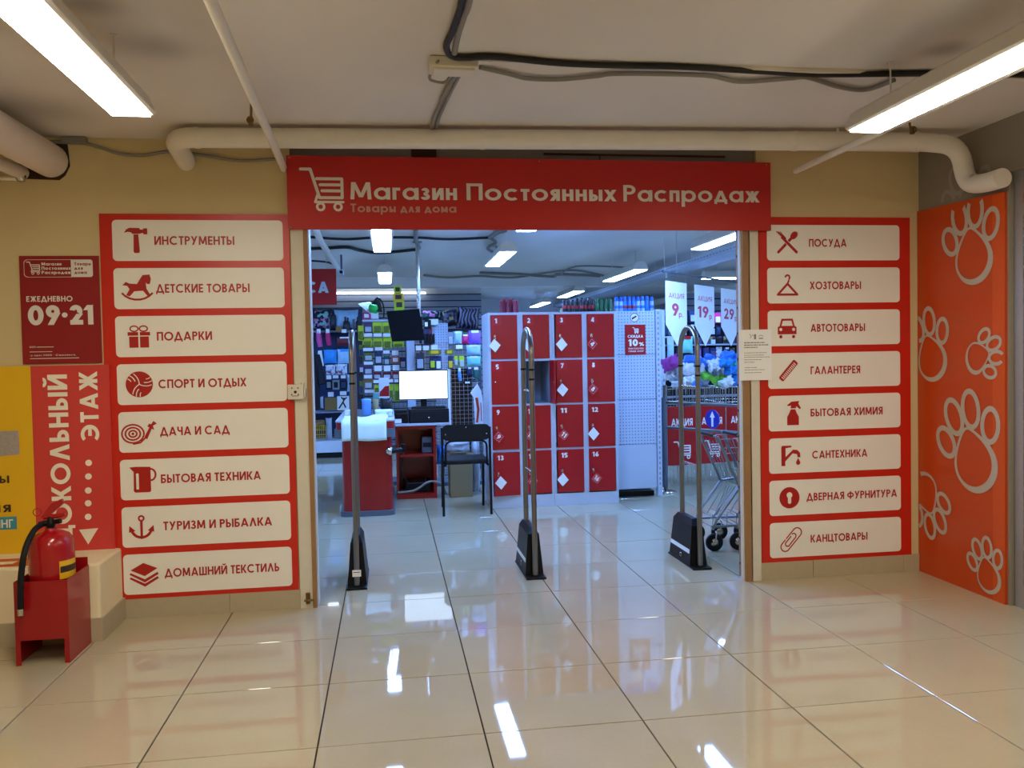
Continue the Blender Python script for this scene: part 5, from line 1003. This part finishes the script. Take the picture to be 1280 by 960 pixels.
# ================================================================== GOODS
def pk(x0, y0, x1, y1, Y, m, label, name='hanging_packet', cat='packet', group=None, kind='card', band=None, seed=0):
    a, b = on('Y', Y, x0, y1), on('Y', Y, x1, y0)
    xa, xb, za, zb = a.x, b.x, a.z, b.z; w, h = xb-xa, zb-za; cx = (xa+xb)/2
    t = thing(name, label, cat, (cx, Y, za), group); d = .03
    if kind == 'card':
        MB().box(xa, xb, Y-.004, Y, za, zb).build('card', m, t); MB().bbox(xa+w*.14, xb-w*.14, Y-d, Y-.005, za+h*.08, za+h*.62, min(w, h)*.06).build('blister', band or 'film_bag', t); MB().cyl((cx, Y-.02, zb-h*.08), (cx, Y+.09, zb-h*.08), .003, 5).build('hook', 'chrome', t)
    elif kind == 'bag':
        MB().pillow((cx, Y, (za+zb)/2), w, .05, h, seed, 6, crump=.25).build('bag_body', m, t); MB().box(cx-w*.3, cx+w*.3, Y-.03, Y-.026, zb-h*.18, zb).build('header', band or 'paper', t)
    elif kind == 'box':
        MB().bbox(xa, xb, Y-.04, Y+.06, za, zb, .003).build('carton', m, t); MB().box(xa+w*.2, xb-w*.2, Y-.042, Y-.04, za+h*.2, za+h*.8).build('print', band or 'paper', t)
    elif kind == 'sock':
        MB().tube([(cx-w*.1, Y, zb), (cx, Y, (za+zb)/2), (cx+w*.15, Y, za+h*.1)], [w*.3, w*.42, w*.36], 8).build('sock', m, t); MB().box(cx-w*.3, cx+w*.25, Y-.03, Y-.027, zb-h*.2, zb+.01).build('header', band or 'paper', t)
    return t
mat('yg', 'c4dc1e', .45, var=.12, scale=40); mat('olive', '6c7a1c', .5, var=.2, scale=30); mat('purple_dk', '4c3560', .5, var=.3, scale=30); mat('navy', '1c2a66', .5, var=.3, scale=30); mat('orange_box', 'b8542c', .5, var=.1)
mat('red_dk', '7c1c28', .5, var=.3, scale=40); mat('pink', 'e0509c', .5, var=.15, scale=30); mat('hotpink', 'd81e70', .5, var=.2, scale=30); mat('bagblue', '2c9ce8', .5, var=.2, scale=20, bump=.3); mat('palebag', 'a8d0ee', .5, var=.2, scale=20, bump=.3); mat('tan', '8a6a34', .6, var=.1)
mat('violet', '8c5ae0', .5, var=.25, scale=25, bump=.3); mat('tealpk', '7fd0c8', .4, var=.2, scale=30); mat('cloth_dark', '15161f', .9, var=.2); mat('mesh_dark', '333a48', .5); mat('blue_dk', '20345e', .5, var=.3, scale=20)
YA = 5.2
def wires(name, label, x0, y0, x1, y1, Y, n, m, mt='mesh_dark', post=True, tags=()):
    a, b = on('Y', Y, x0, y1), on('Y', Y, x1, y0)
    t = thing(name, label, 'display rack', ((a.x+b.x)/2, Y, 0))
    g = MB()
    for i in range(n+1): x = a.x+(b.x-a.x)*i/n; g.box(x-.002, x+.002, Y+.05, Y+.054, a.z, b.z)
    for i in range(m+1): z = a.z+(b.z-a.z)*i/m; g.box(a.x, b.x, Y+.046, Y+.05, z-.002, z+.002)
    g.build('wire_grid', mt, t, kind='stuff')
    if post: MB().box(a.x-.015, a.x+.01, Y+.05, Y+.08, 0, b.z).box(b.x-.01, b.x+.015, Y+.05, Y+.08, 0, b.z).box(a.x-.015, b.x+.015, Y-.1, Y+.3, 0, .04).build('post', 'bumper', t)
    for (tx0, ty0, tx1, ty1) in tags:
        p, q = on('Y', Y-.05, tx0, ty1), on('Y', Y-.05, tx1, ty0); MB().box(p.x, q.x, Y-.052, Y-.048, p.z, q.z).build('price_tag', 'paper', t)
    return t
TA = [(455, 416.5, 465, 421), (467, 416.5, 477, 421), (479, 416.5, 488, 421), (454, 435, 466, 439), (469, 434, 478, 438), (490, 438, 498, 444), (479, 438, 487, 442), (468, 457, 477, 464), (480, 457, 488, 464), (491, 456, 499, 463), (455, 452, 466, 456), (455, 468.5, 465, 473), (467, 475, 474, 479), (486, 474, 491, 478), (493, 474, 498, 478), (456, 487, 468, 491)]
RK = wires('grid_rack', 'tall wire rack of yellow-green packets behind the checkout', 446, 398, 507, 560, YA, 12, 32, tags=TA)
(MB().box(*sorted((on('Y', YA+.08, 446, 400).x, on('Y', YA+.08, 452, 400).x)), YA+.1, YA+.5, 0, on('Y', YA, 450, 402).z).build('rack_side', 'mesh_dark', RK))
i_ = 0
GA = 'yellow-green packets on the wire rack'
for (x0, y0, x1, y1, m, l) in ((448, 407, 454.5, 426, 'yg', 'yellow-green packet high at the left edge of the rack'), (449, 431, 455, 446, 'olive', 'olive packet low at the left edge of the rack'), (449.5, 476, 454, 493, 'olive', 'olive packet just right of the left gate post'),
        (466, 402.5, 477.5, 416, 'yg', 'yellow-green packet in the middle of the top row'), (478.5, 402.5, 487.5, 416, 'yg', 'yellow-green packet at the right of the top row beside the black monitor'), (453.5, 422, 465, 434, 'yg', 'yellow-green packet at the left of the second row'),
        (466.5, 422, 478, 434, 'yg', 'yellow-green packet in the middle of the second row'), (479.5, 421.5, 489.5, 435, 'yg', 'tilted yellow-green packet at the right of the second row'), (491.5, 427, 505, 434, 'yg', 'yellow-green packet just below the black monitor'),
        (468, 481, 474, 491, 'yg', 'small yellow-green packet left of the red and white packet'), (486.5, 480, 491.5, 501, 'yg', 'narrow yellow-green strip packet right of the red and white packet'), (493, 480, 499, 502, 'yg', 'narrow yellow-green strip packet touching the lit monitor')):
    pk(x0, y0, x1, y1, YA, m, l, group=GA, band='olive' if m == 'yg' else 'navy')
for (x0, y0, x1, y1, m, l, k) in ((455, 404, 465.5, 416, 'purple_dk', 'dark purple packet at the left of the top row', 'card'), (455, 441, 466, 451, 'olive', 'dark packet with a yellow edge in the third row', 'card'), (455, 457, 466, 468, 'purple_dk', 'brownish packet in the fourth row', 'card'), (455, 474, 466, 486, 'tan', 'dark and yellow packet in the fifth row', 'card'),
        (468.5, 440, 477.5, 455, 'blue_dk', 'long blue packet in the third row', 'card'), (480, 445, 487, 456, 'teal_dark', 'dark green packet in the third row', 'card'), (489, 445.5, 499.5, 454, 'orange_box', 'orange brown packet in the third row', 'box'), (466.5, 465, 476.5, 474, 'red_dk', 'dark red packet at the left of the fourth row', 'card'),
        (478.5, 465, 489, 474, 'red_dk', 'dark red packet in the middle of the fourth row', 'card'), (490.5, 464.5, 499, 474, 'loc_red', 'red packet with white front next to the lit monitor', 'card'), (477, 492, 486, 502, 'teal_dark', 'dark green packet below the red and white packet', 'box'), (466, 490, 476, 500, 'tealpk', 'pale turquoise packet behind the blue tub', 'bag'),
        (449, 455, 454.5, 466, 'purple_dk', 'purple packet at the left edge of the rack', 'card'), (500, 447, 507, 460, 'navy', 'navy packet left of the pale post', 'card'), (468, 505, 476, 514, 'purple_dk', 'dark packet low behind the tan cup', 'card')):
    pk(x0, y0, x1, y1, YA, m, l, kind=k, band='film_bag' if k == 'card' else 'paper')
# box row, yellow boxes and desk lamp on the rack's top
YT = 5.3; zt = on('Y', YT, 470, 399).z
(MB().box(on('Y', YT, 453, 400).x, on('Y', YT, 503, 400).x, YT-.12, YT+.25, zt-.03, zt-.012).build('rack_top', 'loc_white', RK))
pk(453.5, 391, 463, 399, YT, 'hotpink', 'pink and white box on top of the rack', 'small_box', 'box', kind='box'); pk(464, 391, 473, 399, YT, 'paper', 'white box on top of the rack under the green lamp', 'small_box', 'box', kind='box')
for (x0, y0, x1, y1, l) in ((493, 386.8, 505, 399, 'hidden lowest'), (493, 376, 505, 386.5, 'lower'), (491.5, 367, 504.5, 376, 'middle'), (492.5, 358, 501.5, 366.5, 'topmost')): pk(x0, y0, x1, y1, YT, 'yg' if l != 'middle' else 'poster_yellow', l+' yellow box of the stack above the black monitor', 'boxed_goods', 'box', 'yellow boxes stacked on the rack', 'box', band='ink')
lp = lambda x, y: on('Y', YT, x, y)
t = thing('desk_lamp', 'black desk lamp with a curved neck on top of the rack', 'desk lamp', lp(479, 398)); MB().tube(spl([lp(479.5, 398), lp(480, 388), lp(478.5, 380), lp(475, 374), lp(472, 372)]), .009, 8).build('neck', 'black_plastic', t)
a = lp(472, 372); b = lp(469, 389); MB().tube([a, a.lerp(b, .4), b], [.015, .05, .085], 14).build('shade', 'black_plastic', t); MB().cyl(lp(479, 399), lp(479, 397), .05, 14).build('base', 'black_plastic', t)
t = thing('desk_lamp', 'white desk lamp shade pointing down left on top of the rack', 'desk lamp', lp(465, 398)); a = lp(463.5, 378); b = lp(456, 387); MB().tube([a, a.lerp(b, .5), b], [.012, .06, .1], 14).build('shade', 'paper', t); MB().tube([lp(463.5, 378), lp(467, 386), lp(466, 398)], .007, 8).build('neck', 'black_plastic', t)
mat('lampgreen', '28c850', .4); t = thing('desk_lamp', 'bright green desk lamp shade under the black lamp', 'desk lamp', lp(467, 396)); a = lp(463.5, 383); b = lp(470, 389); MB().tube([a-V3((0, .02, 0)), a.lerp(b, .5)-V3((0, .1, 0)), b-V3((0, .02, 0))], [.03, .055, .035], 12).build('shade', 'lampgreen', t); MB().cyl(lp(470, 389), lp(470, 399), .007, 8).build('neck', 'black_plastic', t)
# second grid behind the desk
YB = 5.0
wires('grid_rack', 'wire rack of tools and key rings between the monitors and the lockers', 519, 428, 600, 600, YB, 16, 34, mt='chrome', tags=[(520, 432, 526.5, 438), (529, 432, 536, 438), (539, 431, 547, 437), (570, 431, 578, 436)])
tag(MB().box(on('Y', YB, 508.5, 450).x, on('Y', YB, 518.5, 450).x, YB+.02, YB+.05, .3, on('Y', YB, 510, 426).z).build('pale_post', 'loc_white'), 'pale vertical post between the two wire racks', 'post')
tag(MB().box(on('Y', YB, 559, 450).x, on('Y', YB, 562, 450).x, YB-.02, YB+.05, .3, on('Y', YB, 560, 461).z).build('white_post', 'paper'), 'thin white post right of the lit monitor', 'post')
tag(MB().box(on('Y', YB+.1, 564, 450).x, on('Y', YB+.1, 590, 450).x, YB+.1, YB+.12, .2, on('Y', YB+.1, 570, 461).z).build('brown_board', 'dark_hole'), 'dark brown board behind the wire rack beside the lockers', 'board')
YG = 5.7
t = thing('gondola_end', 'pale perforated shelf end beside the black monitor', 'shelving', (on('Y', YG, 553, 420).x, YG, 0)); MB().bbox(on('Y', YG, 544, 420).x, on('Y', YG, 560, 420).x, YG, YG+.03, .0, on('Y', YG, 550, 404).z, .003).build('end_panel', 'perforated', t); MB().box(on('Y', YG, 536, 420).x, on('Y', YG, 547, 420).x, YG-.2, YG, on('Y', YG-.2, 540, 406).z, on('Y', YG-.2, 540, 399).z).build('top_card', 'paper', t)
for i, x in enumerate((530, 533.5, 537, 540.5)): pk(x, 409, x+3, 431, YB, ['purple_dk', 'blue_dk', 'red_dk', 'slat'][i], ORD[i]+' long dark hanging tool from the black monitor', 'hanging_tool', 'tool', 'long tools on the upper hooks', 'card', band='dark_grey')
for (x0, y0, x1, y1, m, l, k, bd) in ((535, 437, 551, 443.5, 'olive', 'yellow header card of a tool packet above the lit monitor', 'box', 'poster_yellow'), (537, 445, 544, 461, 'navy', 'navy packet left of the white bottle packet', 'card', 'yg'), (544.5, 445, 551.5, 462, 'navy', 'navy packet with a white bottle shape', 'card', 'paper'), (556.5, 437, 566.5, 443, 'olive', 'small yellow header card right of the pale strip', 'box', 'poster_yellow'), (560, 445, 566, 461, 'blue_dk', 'dark blue packet with a yellow tool', 'card', 'poster_yellow'),
        (583, 431, 601, 444, 'palebag', 'clear pale blue bag beside the lockers, upper one', 'bag', None), (583.5, 445, 601, 458, 'tealpk', 'clear bag with teal contents beside the lockers, lower one', 'bag', None), (586, 413, 601, 430, 'violet', 'violet net bag beside the locker top', 'bag', None), (577, 418, 586, 430, 'hotpink', 'red pink packet left of the violet bag', 'bag', None), (567, 414, 577.5, 430, 'palebag', 'pale blue packet left of the pink packet', 'bag', None), (560, 415, 566, 431, 'slat', 'grey packet right of the perforated shelf end', 'card', None),
        (568, 445, 572, 457, 'yg', 'green white key ring packet at the left of the small hooks', 'card', None), (574, 445, 580, 459, 'yg', 'yellow-green packet on the small hooks', 'card', None), (572, 461, 577, 478, 'mug_blue', 'blue hanging brush beside the brown board', 'sock', None), (584, 459, 590, 470, 'blue_dk', 'dark bag with green bits left of the lockers', 'bag', None), (591, 459, 599, 476, 'teal_dark', 'dark green bag touching the lockers', 'bag', None), (579, 476, 589, 480, 'dark_grey', 'dark bar-shaped packet above the striped bag', 'box', None), (520, 441, 530, 462, 'mesh_dark', 'dark long packet right of the pale post', 'card', None)):
    pk(x0, y0, x1, y1, YB-.02, m, l, kind=k, band=bd)
# pillows on the upper shelf
YP = 6.2
for (x0, y0, x1, y1, m, l, rot) in ((571, 384, 599, 412, 'zebra', 'black and white striped cushion above the wire rack', .1), (552, 386, 573, 409, 'goldblack', 'black and gold cushion left of the striped cushion', -.15), (527, 388, 552, 399, 'floral', 'low dark patterned cushion behind the black monitor', 0)):
    a, b = on('Y', YP, x0, y1), on('Y', YP, x1, y0); o = MB().pillow((0, 0, 0), b.x-a.x, .16, b.z-a.z, 3, 8, crump=.05).build('cushion', m); o.location = ((a.x+b.x)/2, YP, (a.z+b.z)/2); o.rotation_euler = (0, rot, 0); tag(o, l, 'cushion', 'cushions on the upper shelf')
a, b = on('Y', YP, 524, 412), on('Y', YP, 600, 412); tag(MB().box(a.x, b.x, YP-.15, YP+.25, a.z-.03, a.z-.0).box(a.x, a.x+.03, YP, YP+.03, 0, a.z-.03).box(b.x-.03, b.x, YP, YP+.03, 0, b.z-.03).build('upper_shelf', 'dark_grey'), 'dark high shelf carrying the cushions', 'shelf')
# ------------------------------------------------------------------ far left unit
YL = 8.0
a, b = on('Y', YL, 380, 569), on('Y', YL, 447, 550)
t = thing('wall_unit', 'display unit with white base at the back left of the shop', 'display rack', ((a.x+b.x)/2, YL, 0))
MB().bbox(a.x-.8, b.x+.1, YL, YL+.45, .08, on('Y', YL, 420, 551).z, .006).build('base_shelf', 'shop_white', t); MB().box(a.x-.78, b.x+.08, YL+.05, YL+.45, 0, .08).build('kick_plate', 'dark_grey', t)
MB().box(a.x-.8, b.x+.1, YL+.45, YL+.48, .3, on('Y', YL+.45, 420, 386).z).build('back_panel', 'blue_dk', t)
bz = on('Y', YL+.1, 420, 413).z; MB().box(a.x-.8, b.x+.1, YL+.1, YL+.45, bz-.02, bz).build('shelf', 'slat', t); bz2 = on('Y', YL+.1, 420, 514).z; MB().box(a.x-.8, b.x+.1, YL+.05, YL+.45, bz2-.02, bz2).build('shelf', 'slat', t)
for (tx0, ty0, tx1, ty1) in ((427, 411.5, 433, 416), (408, 469, 414, 474), (416, 469, 423, 473), (426, 469, 432, 473), (410, 490, 417, 496), (425, 489, 433, 494)):
    p, q = on('Y', YL, tx0, ty1), on('Y', YL, tx1, ty0); MB().box(p.x, q.x, YL+.0, YL+.004, p.z, q.z).build('price_tag', 'paper', t)
for (x0, y0, x1, y1, m, l, k, bd, nm, ct) in ((395, 412, 403, 436, 'pink', 'pink patterned sock pack at the far left', 'sock', None, 'sock_pack', 'socks'), (406.5, 412, 414, 434, 'hotpink', 'crimson sock pack right of the pink one', 'sock', None, 'sock_pack', 'socks'), (397, 439, 404.5, 460, 'paper', 'white sock with a pink toe below the pink sock pack', 'sock', None, 'sock_pack', 'socks'),
        (405, 437, 421, 454.5, 'bagblue', 'bright blue child bag on the back left unit', 'bag', 'bagblue', 'small_bag', 'bag'), (422, 436, 440, 455, 'palebag', 'pale blue child bag left of the gate post', 'bag', 'bagblue', 'small_bag', 'bag'), (421, 421, 441, 432, 'red_dk', 'dark red and white shoulder bag above the pale blue bag', 'bag', 'paper', 'small_bag', 'bag'),
        (407, 456, 419, 469, 'print_mix', 'left floral pouch in the row under the blue bags', 'bag', None, 'pouch', 'pouch'), (419.5, 455, 434, 469, 'print_mix', 'right floral pouch in the row under the blue bags', 'bag', None, 'pouch', 'pouch'), (407.5, 475, 415, 487, 'dark_grey', 'left dark boxed item on the middle row', 'box', 'slat', 'boxed_goods', 'box'), (416, 475, 424, 487, 'slat', 'middle dark boxed item on the middle row', 'box', 'dark_grey', 'boxed_goods', 'box'), (425, 475, 433.5, 487, 'dark_grey', 'right dark boxed item on the middle row', 'box', 'blue_dk', 'boxed_goods', 'box'),
        (406.5, 497, 421, 512.5, 'tan', 'ochre box of tights with a leg figure', 'box', 'tan', 'boxed_goods', 'box'), (421.8, 495, 436, 512.5, 'paper', 'white box with a dark dancing figure', 'box', 'paper', 'boxed_goods', 'box'), (420, 408, 428, 415, 'tan', 'brown item left of the upper price tag', 'box', 'tan', 'boxed_goods', 'box'), (434, 468, 441, 490, 'palebag', 'pale cloth hanging behind the left gate post', 'bag', None, 'hanging_cloth', 'cloth')):
    pk(x0, y0, x1, y1, YL+.06, m, l, nm, ct, kind=k, band=bd)
YF = YL+.018; F = Flat((0, YF, 0), eps=.003); f_ = lambda x, y: (on('Y', YF, x, y).x, on('Y', YF, x, y).z)
F.line([f_(424, 510), f_(428, 504), f_(430, 500), f_(427, 497)], .02, 0); F.line([f_(430, 500), f_(433, 497)], .018, 0); F.line([f_(429, 503), f_(432, 509)], .02, 0); F.disc(*f_(430, 498.5), .018, 0)
F.build('dancer_print', 'ink', [o for o in bpy.data.objects if o.get('label') == 'white box with a dark dancing figure'][0])
YQ = YL+.25
for (x0, y0, x1, y1, m, l) in ((391, 386, 415, 412, 'floral', 'black cushion with pink flowers behind the left door jamb'), (418, 387, 448, 411, 'palebag', 'large pale blue padded packet on the top left shelf'), (413, 392, 421, 412, 'mesh_dark', 'dark blue packet between the flower cushion and the pale packet')):
    a, b = on('Y', YQ, x0, y1), on('Y', YQ, x1, y0); o = MB().pillow((0, 0, 0), b.x-a.x, .2, b.z-a.z, 6, 8, crump=.08).build('cushion', m); o.location = ((a.x+b.x)/2, YQ, (a.z+b.z)/2); tag(o, l, 'cushion', 'padded goods on the top left shelf')
for i, (x, y0) in enumerate(((432, 396), (435, 397), (447.5, 396))): p = on('Y', YL+.1, x, 413); q = on('Y', YL+.1, x, y0); tag(MB().lathe((p.x, p.y, bz), [(.03, 0), (.032, .01), (.03, (q.z-bz)*.6), (.012, (q.z-bz)*.75), (.012, q.z-bz)], 10).build('dark_bottle', 'bottle_dark'), ORD[i]+' slim dark bottle from the left on the top left shelf', 'bottle', 'slim bottles on the top left shelf')
a, b = on('Y', YL-.3, 380, 512), on('Y', YL-.3, 398, 442); t = thing('hanging_coat', 'black coat hanging just beyond the left door jamb', 'coat', (b.x-.1, YL-.3, b.z)); MB().tube([(b.x-.12, YL-.3, b.z+.05), (b.x-.12, YL-.3, b.z-.15), (b.x-.14, YL-.3, a.z)], [.07, .13, .15], 14).build('coat_body', 'cloth_dark', t); MB().tube([(b.x-.03, YL-.32, b.z-.02), (b.x+.03, YL-.34, b.z-.3), (b.x+.04, YL-.36, b.z-.42)], [.05, .055, .05], 10).build('sleeve', 'cloth_dark', t); MB().tube([(b.x-.12, YL-.3, b.z+.05), (b.x-.12, YL-.3, b.z+.12), (b.x-.12, YL+.1, b.z+.13)], .004, 6).build('hanger_hook', 'chrome', t)
p = on('Y', YL-.2, 400.5, 503); tag(MB().pillow((p.x, YL-.2, p.z), .08, .06, .17, 2, 6, crump=.3).build('white_bag', 'film_bag'), 'small white plastic bag beside the black coat', 'bag')
t = thing('wire_basket', 'yellow wire basket of cloths on the base of the back left unit', 'basket', (on('Y', YL, 398, 547).x, YL+.1, on('Y', YL, 398, 549).z)); a, b = on('Y', YL+.0, 386, 549), on('Y', YL+.0, 407, 532); g = MB()
for i in range(9): x = a.x+(b.x-a.x)*i/8; g.box(x-.003, x+.003, YL, YL+.006, a.z, b.z)
for i in range(4): z = a.z+(b.z-a.z)*i/3; g.box(a.x, b.x, YL, YL+.006, z-.003, z+.003)
g.build('wires', 'poster_yellow', t); MB().pillow(((a.x+b.x)/2, YL+.12, b.z), (b.x-a.x)*.9, .2, .16, 8, 8, crump=.4).build('contents', 'tan', t)
p = on('Y', YL+.1, 411, 536); tag(MB().pillow((p.x, YL+.12, p.z), .09, .08, .32, 2, 6, crump=.3).build('rolled_film', 'film_bag'), 'tall white wrapped roll beside the yellow basket', 'roll')
# ------------------------------------------------------------------ right side, behind the pennants
YR = 6.6
t = thing('wall_unit', 'dark display unit of goods behind the sale bins and pennants', 'display rack', (3.9, YR+.1, 0)); a, b = on('Y', YR, 826, 470), on('Y', YR, 955, 386); MB().box(a.x, b.x+.5, YR+.2, YR+.24, .3, b.z).build('back_panel', 'cloth_dark', t); MB().box(a.x, a.x+.03, YR-.1, YR+.2, 0, b.z).build('post', 'loc_white', t)
z1 = on('Y', YR, 880, 430).z; MB().box(a.x, b.x+.5, YR-.05, YR+.2, z1-.02, z1).build('shelf', 'slat', t); MB().box(a.x, b.x+.5, YR-.05, YR+.2, .8, .82).build('shelf', 'slat', t)
cols = ['navy', 'purple_dk', 'blue_dk', 'mesh_dark', 'violet', 'pink', 'dark_grey', 'palebag', 'goldblack', 'print_mix']
for r_, (y0, y1) in enumerate(((389, 403), (406, 419), (421, 431), (434, 447), (450, 463))):
    for c in range(12):
        x = 827+c*8.6+rnd.uniform(-.8, .8)
        m = cols[rnd.choices(range(10), (5, 4, 5, 4, 1.2, .8, 6, 1, 3, 1))[0]]
        pk(x, y0+rnd.uniform(-1, 1), x+rnd.uniform(5.5, 8), y1, YR, m, '%s packet from the left, %s row of the dark unit behind the pennants' % (ORD[c], ORD[r_]), group='small goods on the dark unit', kind='card' if rnd.random() < .6 else 'bag', band=rnd.choice(['dark_grey', 'blue_dk', 'film_bag', 'purple_dk']))
pk(893, 391, 900.5, 404, YR-.06, 'hotpink', 'white and magenta packet between the two right pennants', kind='card', band='paper')
pk(850.5, 420, 866, 442, YR-.06, 'tealpk', 'clear packet with yellow and blue contents seen through the right gate hoop', kind='bag', band='loc_red')
pk(834, 420, 842, 446, YR-.06, 'loc_white', 'pale blue grid card left of the right gate hoop', kind='card', band='palebag')
